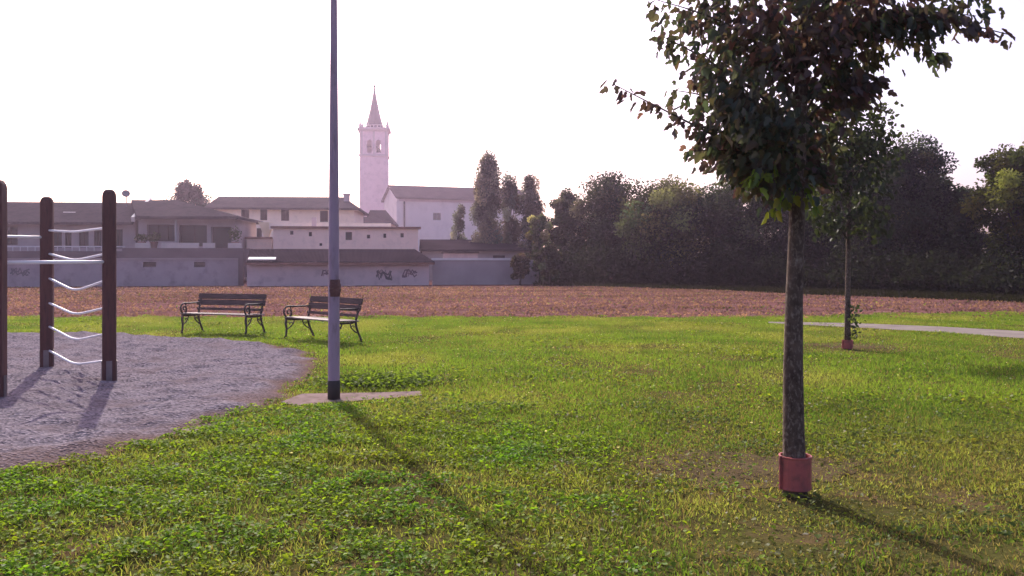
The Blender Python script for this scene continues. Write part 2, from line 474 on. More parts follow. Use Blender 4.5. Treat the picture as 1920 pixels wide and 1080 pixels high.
def window(fr, hole, v, frame_mat, pane_mat, mull=1, name='window'):
    a, b, c, d = hole
    t = .06; y0, y1 = v+.05, v+.12
    f = MB()
    f.box(a, a+t, y0, y1, c, d); f.box(b-t, b, y0, y1, c, d)
    f.box(a+t, b-t, y0, y1, c, c+t); f.box(a+t, b-t, y0, y1, d-t, d)
    for i in range(mull):
        x = a + (b-a)*(i+1)/(mull+1)
        f.box(x-t*.5, x+t*.5, y0+.003, y1, c+t, d-t)
    w = fr.part(name, f, frame_mat)
    p = MB(); p.add([(a,v+.135,c),(b,v+.135,c),(b,v+.135,d),(a,v+.135,d)], [(0,1,2,3)])
    fr.part('pane', p, pane_mat, w)
    return w
def hole_px(fr, x0, x1, y0, y1, v=0.0):
    return (fr.u(x0, v), fr.u(x1, v), fr.z((x0+x1)/2, y1, v), fr.z((x0+x1)/2, y0, v))

SL = .185
# --- boundary wall (grey), left
fr = Front('boundary_wall', -160, 46.6, SL, 'long grey plastered garden wall below the houses, seen between the climbing frame posts', 'wall')
uR = fr.u(447); zt = fr.z(200, 487)
v1 = hole_px(fr, 268, 293, 491, 501); v2 = hole_px(fr, 364, 385, 491, 501)
w = MB(); holed_wall(w, 0, uR, 0, zt, 0, [v1, v2], .2); shell(w, 0, uR, 0, zt, 0, .3)
w.add([(0,.2,zt-1.2),(uR,.2,zt-1.2),(uR,.2,zt),(0,.2,zt)], [(0,1,2,3)])
fr.part('wall', w, M['plaster_grey'])
c = MB(); c.box(-.1, uR, -.06, .36, zt, zt+.09); fr.part('coping', c, M['plaster_dull'])
for h in (v1, v2):
    g = MB()
    for i in range(4): g.box(h[0]+.03, h[1]-.03, .06, .10, h[2]+(h[3]-h[2])*(i+.15)/4, h[2]+(h[3]-h[2])*(i+.6)/4)
    fr.part('vent', g, M['shutter'])
p = MB(); p.box(uR, uR+.28, -.08, .34, 0, zt+.14); fr.part('pilaster', p, M['dark_band'])

def squig(fr, cx, cy, w_, h_, seed, n=3):
    rr = random.Random(seed); mb = MB()
    for k in range(n):
        pts = []
        x = cx - w_/2
        for i in range(9):
            pts.append((fr.u(x + w_*i/8 + rr.uniform(-2,2)), -.012, fr.z(cx, cy + rr.uniform(-h_/2, h_/2))))
        mb.tube(pts, .045, 5, True)
    mb.v = [(a, max(-.02, min(-.004, b*.3)), c_) for a, b, c_ in mb.v]
    return mb
fr.part('graffiti', squig(fr, 38, 510, 34, 16, 12, 3), surf('worn_spray_paint', (.14,.13,.15), (.11,.10,.12), 3.0))
# --- long lean-to shed with tiled roof
fr = Front('lean_to_shed', 452, 48.6, SL, 'long low pink plastered shed with a dark tiled lean-to roof and graffiti', 'shed')
uR = fr.u(806); ze = fr.z(700, 489); vd = 1.9
zr = fr.z(650, 467, vd)
w = MB(); w.box(.32, uR-.05, 0, vd+.0, 0, ze-.02); fr.part('wall', w, M['plaster_pink'])
r = MB(); uh = fr.u(778, vd)
r.slab([(.30,-.35,ze-.05),(uR+.25,-.35,ze-.05),(uh,vd,zr),(.30,vd,zr)], .14)
r.slab([(uR+.25,-.35,ze-.055),(uR+.25,vd+.2,ze-.055),(uh,vd+.2,zr-.005),(uh+.002,vd,zr-.005)], .12)
fr.part('roof', r, M['roof_dark'])
g = MB(); g.box(.30, uR+.25, -.47, -.36, ze-.22, ze-.10); fr.part('gutter', g, M['coping'])
s = MB(); a, b = fr.u(466), fr.u(517)
s.slab([(a,-.32,ze+.10),(b,-.32,ze+.10),(b,.25,ze+.22),(a,.25,ze+.22)], .06); fr.part('roof_panel', s, M['white_cap'])
def squig(fr, cx, cy, w_, h_, seed, n=3):
    rr = random.Random(seed); mb = MB()
    for k in range(n):
        pts = []
        x = cx - w_/2
        for i in range(9):
            pts.append((fr.u(x + w_*i/8 + rr.uniform(-2,2)), -.012, fr.z(cx, cy + rr.uniform(-h_/2, h_/2))))
        mb.tube(pts, .045, 5, True)
    return mb
gr = squig(fr, 720, 515, 28, 20, 3, 4); gr.v = [(a, max(-.02, min(-.004, b*.3)), c_) for a, b, c_ in gr.v]
fr.part('graffiti', gr, M['graffiti'])
gr = squig(fr, 768, 512, 26, 16, 5, 3); gr.v = [(a, max(-.02, min(-.004, b*.3)), c_) for a, b, c_ in gr.v]
gm = surf('faded_spray_paint', (.19,.12,.14), (.16,.11,.13), 3.0)
fr.part('graffiti', gr, gm)
gr = squig(fr, 611, 511, 14, 14, 8, 2); gr.v = [(a, max(-.02, min(-.004, b*.3)), c_) for a, b, c_ in gr.v]
fr.part('graffiti', gr, gm)

# --- wall with white cap
fr = Front('boundary_wall', 809, 51.2, SL*.6, 'short dark wall with a bright white capping, between shed and grove', 'wall')
uR = fr.u(1010); zt = fr.z(880, 488)
w = MB(); w.box(.05, uR, 0, .3, 0, zt); fr.part('wall', w, M['plaster_dull'])
c = MB(); c.box(0, fr.u(957), -.08, .4, zt, zt+.13); fr.part('capping', c, M['white_cap'])
# --- low sheds behind the white capped wall
fr = Front('low_shed', 832, 56, .1, 'low pale shed just behind the white capped wall', 'shed')
w = MB(); w.box(0, fr.u(896), 0, 3, 0, fr.z(860,475)); fr.part('wall', w, M['plaster_pink'])
r = MB(); r.box(-.1, fr.u(898), -.2, 3.2, fr.z(860,475)+.003, fr.z(860,475)+.12); fr.part('roof', r, M['roof_tile'])
fr = Front('low_shed', 786, 62, .1, 'low shed with a wide dark roof below the church wall', 'shed')
uR = fr.u(1000); z0 = fr.z(880, 470); z1 = fr.z(830, 449, 5)
w = MB(); w.box(.2, uR-.2, .2, 7, 0, z0); fr.part('wall', w, M['plaster_dull'])
r = MB(); r.slab([(0,-.2,z0+.1),(uR,-.2,z0+.1),(uR*.92,5,z1),(0,5,z1)], .15); r.slab([(0,5.005,z1),(uR*.92,5.005,z1),(uR,8,z0),(0,8,z0)], .15)
fr.part('roof', r, M['roof_dark'])
for a in (850, 925):
    h = MB(); h.box(fr.u(a), fr.u(a+22), .17, .197, .2, z0-.35); fr.part('door', h, M['shutter'])

# --- house 1 (left) with balcony
fr = Front('terraced_house', -170, 56, SL*.7, 'low grey terraced house with a pale tiled roof and railing, behind the climbing frame', 'house')
uR = fr.u(254); v0 = 0
ze = fr.z(100, 414); zr = fr.z(100, 379, 3.2); zf = fr.z(120, 468)
holes = [hole_px(fr, -110, -60, 424, 462), hole_px(fr, 6, 33, 425, 459), hole_px(fr, 98, 116, 432, 465), hole_px(fr, 122, 134, 432, 465), hole_px(fr, 148, 166, 432, 465), hole_px(fr, 176, 190, 432, 465), hole_px(fr, 216, 230, 430, 466)]
w = MB(); holed_wall(w, 0, uR, 0, ze, 0, holes); shell(w, 0, uR, 0, ze, 0, 6.4)
fr.part('wall', w, M['plaster_dull'])
for h in holes: window(fr, h, 0, M['shutter'], M['glass'], 1)
r = MB(); r.slab([(-.3,-.7,ze-.1),(uR,-.7,ze-.1),(uR,3.2,zr),(-.3,3.2,zr)], .18); r.slab([(-.3,3.205,zr),(uR,3.205,zr),(uR,6.9,ze),(-.3,6.9,ze)], .18)
g = MB(); g.add([(uR-.03,0,ze),(uR-.03,6.4,ze),(uR-.03,3.2,zr-.2)], [(0,1,2)])
roof = fr.part('roof', r, M['roof_pale'])
fr.part('gable', g, M['plaster_dull'], roof)
b = MB(); b.obox((uR+.06, 1.25, (ze+zr)/2+.16), (.22, 4.3, .34), 0, math.atan2(zr-ze+.1, 3.9)); fr.part('verge', b, M['white_cap'], roof)
s = MB(); a = fr.u(122, 1.5); zz = fr.z(126, 403, 1.5); s.obox((a+.4, 1.0, zz+.05), (.8,.5,.06), 0, .5); fr.part('skylight', s, M['white_cap'], roof)
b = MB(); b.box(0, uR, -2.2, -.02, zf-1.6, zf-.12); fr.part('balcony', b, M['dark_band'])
ra = MB(); zt_ = fr.z(100, 462, -2.2)
ra.box(0, uR, -2.18, -2.10, zt_-.05, zt_+.03)
for i in range(int(uR/.45)+1): ra.box(i*.45+.05, i*.45+.09, -2.16, -2.12, zf-.12, zt_-.05)
fr.part('railing', ra, M['rail_white'])
# satellite dish on that roof
dp = WP(237, 364, 60); dz0 = CH-(385-HY)/F*60
d = tag(empty('satellite_dish', (dp.x, dp.y, dz0)), 'round grey satellite dish on a thin mast above the left roofs', 'satellite dish')
mb = MB(); mb.tube([(0,0,-.4),(0,0,dp.z-dz0-.1)], .035, 8); mb.build('mast', M['dish'], d)
mb = MB(); mb.lathe((0,0,0), [(.02,.0),(.12,.012),(.2,.04),(.27,.09),(.275,.095),(.2,.055),(.1,.02)], 20)
di = mb.build('dish', M['dish'], d, True); di.location = (0,-.08,dp.z-dz0); di.rotation_euler = (R(70),0,R(25))

# --- house 2: bungalow with hip roof
fr = Front('bungalow', 242, 57, SL*.5, 'grey bungalow with a broad hipped roof and a deep dark porch', 'house')
uR = fr.u(446); ze = fr.z(350, 405); uW = fr.u(440)
zf = fr.z(350, 466)
va = 3.6; zr = fr.z(300, 375, va)
holes = [hole_px(fr, 275, 330, 421, 452), hole_px(fr, 335, 388, 422, 462), hole_px(fr, 396, 434, 425, 465)]
w = MB(); holed_wall(w, .6, uW, 0, ze, 0, holes, .5); shell(w, .6, uW, 0, ze, 0, 7); fr.part('wall', w, M['plaster_dull'])
window(fr, holes[0], .3, M['shutter'], M['glass'], 2); window(fr, holes[1], .3, M['shutter'], M['glass'], 1)
wd = window(fr, holes[2], .3, M['shutter'], M['glass'], 0, 'door')
r = MB(); ua, ub = fr.u(246, va), fr.u(330, va)
e0, e1 = fr.u(256, -.8), fr.u(447, -.8)
r.slab([(e0,-.8,ze-.05),(e1,-.8,ze-.05),(ub,va,zr),(ua,va,zr)], .2)
r.slab([(e1+.003,-.8,ze-.05),(e1+.003,7.6,ze-.05),(ub+.003,va,zr)], .2)
r.slab([(e1,7.6,ze-.055),(e0,7.6,ze-.055),(ua,va+.004,zr),(ub,va+.004,zr)], .2)
r.slab([(e0-.003,7.6,ze-.05),(e0-.003,-.8,ze-.05),(ua-.003,va,zr)], .2)
fr.part('roof', r, M['roof_pale'])
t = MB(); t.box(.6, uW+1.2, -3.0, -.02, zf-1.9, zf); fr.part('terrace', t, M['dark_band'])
for a, b in ((253, 280), (302, 372), (380, 402), (427, 452)):
    t = MB(); t.box(fr.u(a,-3), fr.u(b,-3), -2.98, -2.8, zf+.002, zf+.33); fr.part('parapet', t, M['frame_pale'])
for a in (330, 333):
    pass
t = MB(); t.box(fr.u(331,-.2), fr.u(334,-.2), -.62, -.5, zf, ze-.26); fr.part('porch_column', t, M['frame_pale'])
FRB, ZFB = fr, zf

# --- house 3: long farmhouse
fr = Front('farmhouse', 391, 82, SL*.45, 'long two storey cream farmhouse with brown shuttered windows and a skylight', 'house')
uR = fr.u(664); ze = fr.z(520, 389); vd = 5.0; zr0 = fr.z(400, 365, vd); zr = fr.z(520, 369, vd)
holes = [hole_px(fr, *b) for b in ((452,467,393,413),(488,501,393,413),(527,542,393,414),(600,615,395,416),(456,468,428,446),(481,491,428,446))]
w = MB(); holed_wall(w, 0, uR, 0, ze, 0, holes, .2); shell(w, 0, uR, 0, ze, 0, 10); fr.part('wall', w, M['plaster_cream'])
for h in holes: window(fr, h, 0, M['shutter'], M['shutter'], 1)
r = MB(); ub = fr.u(644, vd); e1 = fr.u(673, -.6)
r.slab([(-.3,-.6,ze-.05),(e1,-.6,ze-.05),(ub,vd,zr),(-.3,vd,zr)], .2)
r.slab([(e1+.004,-.6,ze-.05),(e1+.004,10.6,ze-.05),(ub+.004,vd,zr)], .2)
r.slab([(e1,10.6,ze-.055),(-.3,10.6,ze-.055),(-.3,vd+.004,zr),(ub,vd+.004,zr)], .2)
roof = fr.part('roof', r, M['roof_pale'])
g = MB(); g.add([(.02,0,ze),(.02,10,ze),(.02,vd,zr-.22)], [(0,1,2)]); fr.part('gable', g, M['plaster_cream'], roof)
s = MB(); a, b = fr.u(551, 2), fr.u(571, 2); zz = fr.z(561, 382, 2)
s.slab([(a,1.6,zz-.12),(b,1.6,zz-.12),(b,2.9,zz+.30),(a,2.9,zz+.30)], .08); fr.part('skylight', s, M['white_cap'], roof)
ch = MB(); a = fr.u(645, 3); zc = fr.z(648, 366, 3); ch.box(a, a+.55, 2.7, 3.3, zr-1.6, zc); ch.box(a-.08, a+.63, 2.62, 3.38, zc+.002, zc+.14); fr.part('chimney', ch, M['stone_trim'], roof)

# --- building 4: flat fronted outbuilding with terracotta coping
fr = Front('outbuilding', 512, 60, SL*.8, 'flat fronted apricot outbuilding with terracotta coping and tiny square windows', 'outbuilding')
uR = fr.u(784); zt0 = fr.z(650, 429)
holes = [hole_px(fr, *b) for b in ((544,550,433,440),(579,585,435,443),(648,660,435,450),(688,694,440,447),(719,724,438,446),(751,757,437,445),(599,604,456,461))]
w = MB(); holed_wall(w, 0, uR, 0, zt0, 0, holes, .16); shell(w, 0, uR, 0, zt0, 0, 6); fr.part('wall', w, M['plaster_orange'])
for h in holes: window(fr, h, 0, M['shutter'], M['glass'], 0)
c = MB(); c.box(-.15, uR+.2, -.22, .35, zt0+.002, zt0+.16); fr.part('coping', c, M['coping'])
c = MB(); c.box(-.6, fr.u(733, 2.5), 2.5, 5.5, zt0+.01, fr.z(600, 418, 2.5)); fr.part('attic', c, M['plaster_cream'])
c = MB(); a, b = fr.u(585, 1.5), fr.u(593, 1.5); c.box(a, b, 1.3, 1.8, zt0, fr.z(589, 408, 1.5)); fr.part('chimney', c, M['stone_trim'])
# lower wing left of it
fr2 = Front('annexe', 462, 60.5, SL*.8, 'small low annexe with a red edged top, left of the apricot outbuilding', 'outbuilding')
u2 = fr2.u(510); z2 = fr2.z(490, 448)
w = MB(); w.box(0, u2, 0, 5, 0, z2); fr2.part('wall', w, M['plaster_orange'])
c = MB(); c.box(-.1, u2, -.15, .3, z2+.002, z2+.14); fr2.part('coping', c, M['coping'])
g = MB()
pts = [fr2.u(484,2), fr2.u(512,2), fr2.u(503,2), fr2.u(497,2)]
zz = [fr2.z(484,416,2), fr2.z(512,417,2), fr2.z(503,444,2), fr2.z(497,444,2)]
g.add([(pts[0],2,zz[0]),(pts[3],2,z2+.005),(pts[2],2,z2+.005),(pts[1],2,zz[1]),(pts[0],2.3,zz[0]),(pts[3],2.3,z2+.005),(pts[2],2.3,z2+.005),(pts[1],2.3,zz[1])],
      [(0,1,2,3),(7,6,5,4),(0,4,5,1),(1,5,6,2),(2,6,7,3),(3,7,4,0)])
fr2.part('awning', g, M['awning'])

# --- low roof beside the tower
fr = Front('sacristy', 664, 120, .05, 'low sacristy with a dark two level roof at the foot of the bell tower', 'building')
uR = fr.u(737); z0 = fr.z(700, 419); z1 = fr.z(700, 394, 4)
w = MB(); w.box(.4, uR-.4, .3, 9, 0, z0); fr.part('wall', w, M['plaster_orange'])
r = MB(); a, b = fr.u(694, 4), fr.u(723, 4); zl = fr.z(690, 406, 3)
r.slab([(0,0,z0+.1),(uR,0,z0+.1),(b,4,z1),(a,4,z1),(a-.2,4,zl),(fr.u(680,3),3,zl)], .2)
r.slab([(uR+.003,0,z0+.1),(uR+.003,9.3,z0+.1),(b+.003,4,z1)], .2)
r.slab([(0,9.3,z0+.1),(uR,9.3,z0+.1),(b,4.004,z1),(a,4.004,z1)][::-1], .2)
fr.part('roof', r, M['roof_dark'])

# --- bell tower
TD = 185.0
tw = TD/F
TX = (698-CX)*tw
tz = lambda py: CH-(py-HY)*tw
tower = tag(empty('bell_tower', (TX, TD+3, 0), R(6)), 'tall square pale brick bell tower with a slender pointed spire', 'bell tower')
h = 25.6*tw
zs_, zb0, zb1, zc_ = tz(293), tz(286), tz(262), tz(243)
def ring(mb, hw, z0, z1):
    mb.box(-hw, hw, -hw, hw, z0, z1)
body = MB(); ring(body, h, 0, zs_)
body.build('shaft', M['tower_brick'], tower)
p = MB()
for sx in (-1, 1):
    for sy in (-1, 1):
        p.box(sx*h-.55*(sx>0)-.06*(sx<0), sx*h+.55*(sx<0)+.06*(sx>0), sy*h-.55*(sy>0)-.06*(sy<0), sy*h+.55*(sy<0)+.06*(sy>0), 2, zs_-.4)
p.build('corner_pilaster', M['tower_brick'], tower)
sc_ = MB(); ring(sc_, h+.22, zs_+.003, zs_+.45); sc_.build('string_course', M['stone_trim'], tower)
# belfry: four walls with twin arched openings, open through
def arch_wall(mb, hw, z0, z1, openings, t):
    """wall in local x/z at y=0..t with round headed openings"""
    def outline(xc, w_, zb, zt):
        r_ = w_/2; pts = [(xc-r_, zb)]
        for i in range(9):
            a = math.pi - math.pi*i/8
            pts.append((xc+r_*math.cos(a), zt-r_+r_*math.sin(a)))
        pts.append((xc+r_, zb)); return pts
    xs = [-hw]
    for xc, w_, zb, zt in openings: xs += [xc-w_/2, xc+w_/2]
    xs.append(hw)
    fl = []
    for i in range(0, len(xs), 2): fl.append([(xs[i],z0),(xs[i+1],z0),(xs[i+1],z1),(xs[i],z1)])
    for o in openings:
        ol = outline(*o)
        fl.append([(o[0]-o[1]/2,z0),(o[0]+o[1]/2,z0),(o[0]+o[1]/2,o[2]),(o[0]-o[1]/2,o[2])])
        top = ol[1:-1]
        for i in range(len(top)-1):
            fl.append([top[i], top[i+1], (top[i+1][0], z1), (top[i][0], z1)])
    for poly in fl:
        n = len(poly)
        mb.add([(x,0,z) for x, z in poly] + [(x,t,z) for x, z in poly], [tuple(range(n)), tuple(range(2*n-1,n-1,-1))])
    for o in openings:
        ol = outline(*o); n = len(ol)
        mb.add([(x,0,z) for x, z in ol] + [(x,t,z) for x, z in ol], [(i, i+1, i+n+1, i+n) for i in range(n-1)] + [(n-1,0,n,2*n-1)])
bel = MB()
ops = [(-.98, 1.05, zb0, zb1), (.98, 1.05, zb0, zb1)]
for k in range(4):
    m_ = MB(); arch_wall(m_, h-.02, zs_+.45, zc_-.35, ops if k % 2 == 0 and k == 0 else ([(-1.35, .55, zb0+1.3, zb1-.2)] if k == 2 else [(.98, 1.05, zb0, zb1)]), .55)
    mt = Matrix.Rotation(k*math.pi/2, 4, 'Z') @ Matrix.Translation((0, -(h-.02), 0))
    bel.add([mt @ Vector(v) for v in m_.v], m_.f)
bel.build('belfry', M['tower_brick'], tower)
fl = MB(); fl.box(-h+.6, h-.6, -h+.6, h-.6, zs_+.455, zs_+.6); fl.build('belfry_floor', M['stone_trim'], tower)
q_ = MB()
for k in range(4):
    mt = Matrix.Rotation(k*math.pi/2, 4, 'Z')
    for x in (-h+.35, h-.35, 0):
        m_ = MB(); m_.box(x-.22, x+.22, -h-.09, -h+.019, zs_+.452, zc_-.36); q_.add([mt @ Vector(v) for v in m_.v], m_.f)
q_.build('belfry_pilaster', M['stone_trim'], tower)
be = MB(); be.lathe((.9,0,zb0+.3), [(.62,0),(.5,.3),(.42,.8),(.3,1.05),(.05,1.2)], 16); be.tube([(-h+.6,0,zb0+1.6),(h-.6,0,zb0+1.6)], .09, 6)
be.build('bell', M['cast_iron'], tower)
co = MB(); ring(co, h+.18, zc_-.345, zc_); ring(co, h+.55, zc_+.003, zc_+.4); co.build('cornice', M['stone_trim'], tower)
for sx in (-1, 1):
    for sy in (-1, 1):
        pn = MB(); x, y = sx*(h-.05), sy*(h-.05)
        pn.lathe((x,y,zc_+.402), [(.30,0),(.30,.5),(.36,.52),(.36,.65),(.2,.75),(.15,1.3),(.04,2.1)], 8)
        pn.build('pinnacle', M['stone_trim'], tower)
ba = MB()
for k in range(4):
    mt = Matrix.Rotation(k*math.pi/2, 4, 'Z')
    m_ = MB(); m_.box(-h+.4, h-.4, -h-.05, -h+.2, zc_+.402, zc_+.55); m_.box(-h+.4, h-.4, -h-.05, -h+.2, zc_+1.0, zc_+1.15)
    for i in range(7): x = -h+.7+i*(2*h-1.4)/6; m_.box(x-.1, x+.1, -h, -h+.15, zc_+.551, zc_+.999)
    ba.add([mt @ Vector(v) for v in m_.v], m_.f)
ba.build('balustrade', M['stone_trim'], tower)
dr = MB(); rb = 16.5*tw
dr.lathe((0,0,0), [(rb,zc_+.402),(rb,zc_+1.0),(rb*1.05,zc_+1.05),(rb*.96,zc_+1.3),(rb*.545,tz(204)),(rb*.21,tz(176)),(.16,tz(160)),(.09,tz(157))], 8)
dr.build('spire', M['spire_lead'], tower)
cr = MB(); cr.lathe((0,0,tz(162)), [(.12,.3),(.26,.5),(.26,.7),(.1,.9)], 10); cr.box(-.08,.08,-.08,.08,tz(159),tz(150)); cr.box(-.38,.38,-.045,.045,tz(153.5)-.05,tz(153.5)+.06)
cr.build('cross', M['cast_iron'], tower)

# --- church nave
fr = Front('church', 745, 150, .40, 'large plain pale church nave with a shallow tiled roof, right of the bell tower', 'church')
uR = fr.u(990); ze = fr.z(745, 369); vd = 5.0
zr = fr.z(733, 347, vd); ua = fr.u(732, vd)
hl = hole_px(fr, 812, 827, 399, 413)
w = MB(); holed_wall(w, 0, uR, 0, ze, 0, [hl], .3); w.add([(0,0,0),(uR,0,0),(uR,10,0),(0,10,0),(0,0,ze),(uR,0,ze),(uR,10,ze),(0,10,ze)], [(1,2,6,5),(2,3,7,6),(3,0,4,7)])
w.add([(0,0,ze),(0,10,ze),(0,5,zr-.25),(uR,0,ze),(uR,10,ze),(uR,5,zr-.25)], [(0,2,1),(3,4,5)])
fr.part('wall', w, M['church_plaster'])
wi = window(fr, hl, .05, M['frame_pale'], M['glass'], 1)
r = MB(); e0 = -.4
r.slab([(e0,-.7,ze-.05),(uR+.4,-.7,ze-.05),(uR+.4,vd,zr),(e0,vd,zr)], .3)
r.slab([(e0,vd+.004,zr),(uR+.4,vd+.004,zr),(uR+.4,10.7,ze-.05),(e0,10.7,ze-.05)], .3)
fr.part('roof', r, M['roof_tile'])
c = MB(); c.box(.3, uR, -.14, -.003, ze-.75, ze-.32); fr.part('cornice', c, M['stone_trim'])
d = MB(); a = fr.u(758); d.box(a-.12, a+.12, -.18, -.003, 0, ze-.76); fr.part('downpipe', d, M['shutter'])
c = MB(); c.box(-.15, .8, -.12, -.003, 0, ze-.76); fr.part('corner_pilaster', c, M['church_plaster'])

# flower pots on the bungalow terrace
for i, (px, py, pl) in enumerate(((266,455,'small leafy pot plant on the bungalow terrace, outermost at the end'), (289,452,'bushy pot plant on the bungalow terrace in front of the wide window'), (441,440,'tall green pot plant beside the dark porch of the bungalow'))):
    u_ = FRB.u(px, -1.5); loc = FRB.o.matrix_basis @ Vector((u_, -1.5, ZFB))
    pt = tag(empty('potted_plant', loc), pl, 'potted plant', 'pot plants on the bungalow terrace')
    mb = MB(); mb.lathe((0,0,.0), [(.16,0),(.24,.36),(.26,.36),(.26,.42),(.2,.42)], 14); mb.build('pot', M['coping'], pt)
    n = 260; hgt = (.5,.6,1.0)[i]
    P = RNG.normal(0,1,(n,3)); P = norm(P)*RNG.random((n,1))**.5*np.array([.42,.42,hgt*.5]) + np.array([0,0,.42+hgt*.5])
    leaves('foliage', P, RNG.normal(0,1,(n,3)), RNG.normal(0,1,(n,3)), np.full(n,.16), np.full(n,.09), T_DIA, M['leaf_tree'],
           np.array([.06,.09,.03])*(.7+.6*RNG.random((n,1))), pt)

# ------------------------------------------------------------------ climbing frame
cf = tag(empty('climbing_frame', (-6.2, 10.8, 0)), 'brown wooden post climbing frame with sagging white rope rungs standing in gravel', 'climbing frame')
cfl = Vector((-6.2, 10.8, 0))
PA, PB, PC = Vector((-5.705,9.45,0)), Vector((-5.12,10.85,0)), Vector((-6.61,12.13,0))
PD = PA + PC - PB
hw = .082
yaws = {0: R(8), 1: R(24), 2: R(21), 3: R(20)}
for i, p in enumerate((PA, PB, PC, PD)):
    mb = MB(); n = 4
    prof = [(hw,0.0),(hw,2.38),(hw*.93,2.42),(hw*.72,2.455),(hw*.4,2.475)]
    vs, fs = [], []
    for (r_, z_) in prof:
        for (sx, sy) in ((-1,-1),(1,-1),(1,1),(-1,1)): vs.append((sx*r_, sy*r_, z_))
    for k in range(len(prof)-1):
        for j in range(4): fs.append((k*4+j, k*4+(j+1)%4, (k+1)*4+(j+1)%4, (k+1)*4+j))
    fs.append((3,2,1,0)); fs.append(tuple(range(16,20)))
    mb.add(vs, fs)
    o = mb.build('post', M['wood_post'], cf, bevel=.018)
    o.location = p - cfl; o.rotation_euler = (0,0,yaws[i])
    s = MB()
    s.box(-hw-.008, -hw-.001, -.032, .032, .0, .30); s.box(hw+.001, hw+.008, -.032, .032, .0, .30)
    s.box(-.034, .034, -hw-.008, -hw-.001, .0, .30)
    s.build('post_shoe', M['post_shoe'], o)
def cp(p, z): return Vector((p.x, p.y, z)) - cfl
b = MB()
dAB = (PB-PA).normalized()*.07
b.tube([cp(PA+dAB,1.552), cp(PB-dAB,1.552)], .021, 12); b.build('bar', M['bar_steel'], cf, True)
dDC = (PC-PD).normalized()*.07
b = MB(); b.tube([cp(PD+dDC,1.895), cp(PC-dDC,1.895)], .018, 12); b.build('bar', M['bar_steel'], cf, True)
dCB = (PB-PC).normalized()*.085
for zl, zm, zr_ in ((1.992,1.958,1.985),(1.66,1.578,1.655),(1.312,1.175,1.318),(.963,.852,.967),(.63,.508,.634),(.290,.178,.292)):
    a_, c_ = PC+dCB, PB-dCB
    pts = []
    for i in range(17):
        t_ = i/16
        lin = zl*(1-t_)+zr_*t_
        tri = 1-abs(t_-.47)/(.47 if t_ < .47 else .53)
        sag = tri if tri < .72 else .72 + (1-((1-(tri-.72)/.28))**2)*.14
        pts.append(cp(a_.lerp(c_, t_), lin - (lin-zm)*min(1.0, sag/.86)))
    b = MB(); b.tube(pts, .0155, 10); b.build('rope_rung', M['rope_white'], cf, True)
    for (p_, d_, z_) in ((PC, dCB, zl), (PB, -dCB, zr_)):
        pass

# ------------------------------------------------------------------ lamp post
lx, ly = G(626, 751)
lamp = tag(empty('lamp_post', (lx, ly, 0)), 'slim tapering grey metal lamp post with a blackened foot and rusty hatch', 'lamp post')
mb = MB(); mb.lathe((0,0,0), [(.0655,.228),(.0655,.23),(.062,1.2),(.055,2.2),(.047,3.2),(.037,4.5),(.031,6.6)], 28); mb.build('pole', M['pole_paint'], lamp, True)
mb = MB(); mb.lathe((0,0,0), [(.070,.0),(.069,.225),(.066,.229)], 28); mb.build('pole_foot', M['pole_base'], lamp, True)
mb = MB(); z0 = 1.6-(556-HY)/F*ly; z1 = 1.6-(524-HY)/F*ly
vs = []
for i in range(11):
    zz = z0+(z1-z0)*i/10
    for k in range(9):
        a = R(-115+150*k/8); r_ = .0655 + .012*math.sin(math.pi*i/10)*(1+.5*math.sin(i*2.3+k*1.7))
        vs.append((r_*math.cos(a), r_*math.sin(a), zz))
mb.add(vs, [(i*9+k, i*9+k+1, (i+1)*9+k+1, (i+1)*9+k) for i in range(10) for k in range(8)]); mb.build('access_hatch', M['rust'], lamp)
mb = MB(); mb.lathe((0,0,6.6), [(.05,0),(.05,.1),(.14,.16),(.2,.42),(.24,.45),(.1,.58),(.02,.62)], 16); mb.build('lantern', M['pole_paint'], lamp, True)

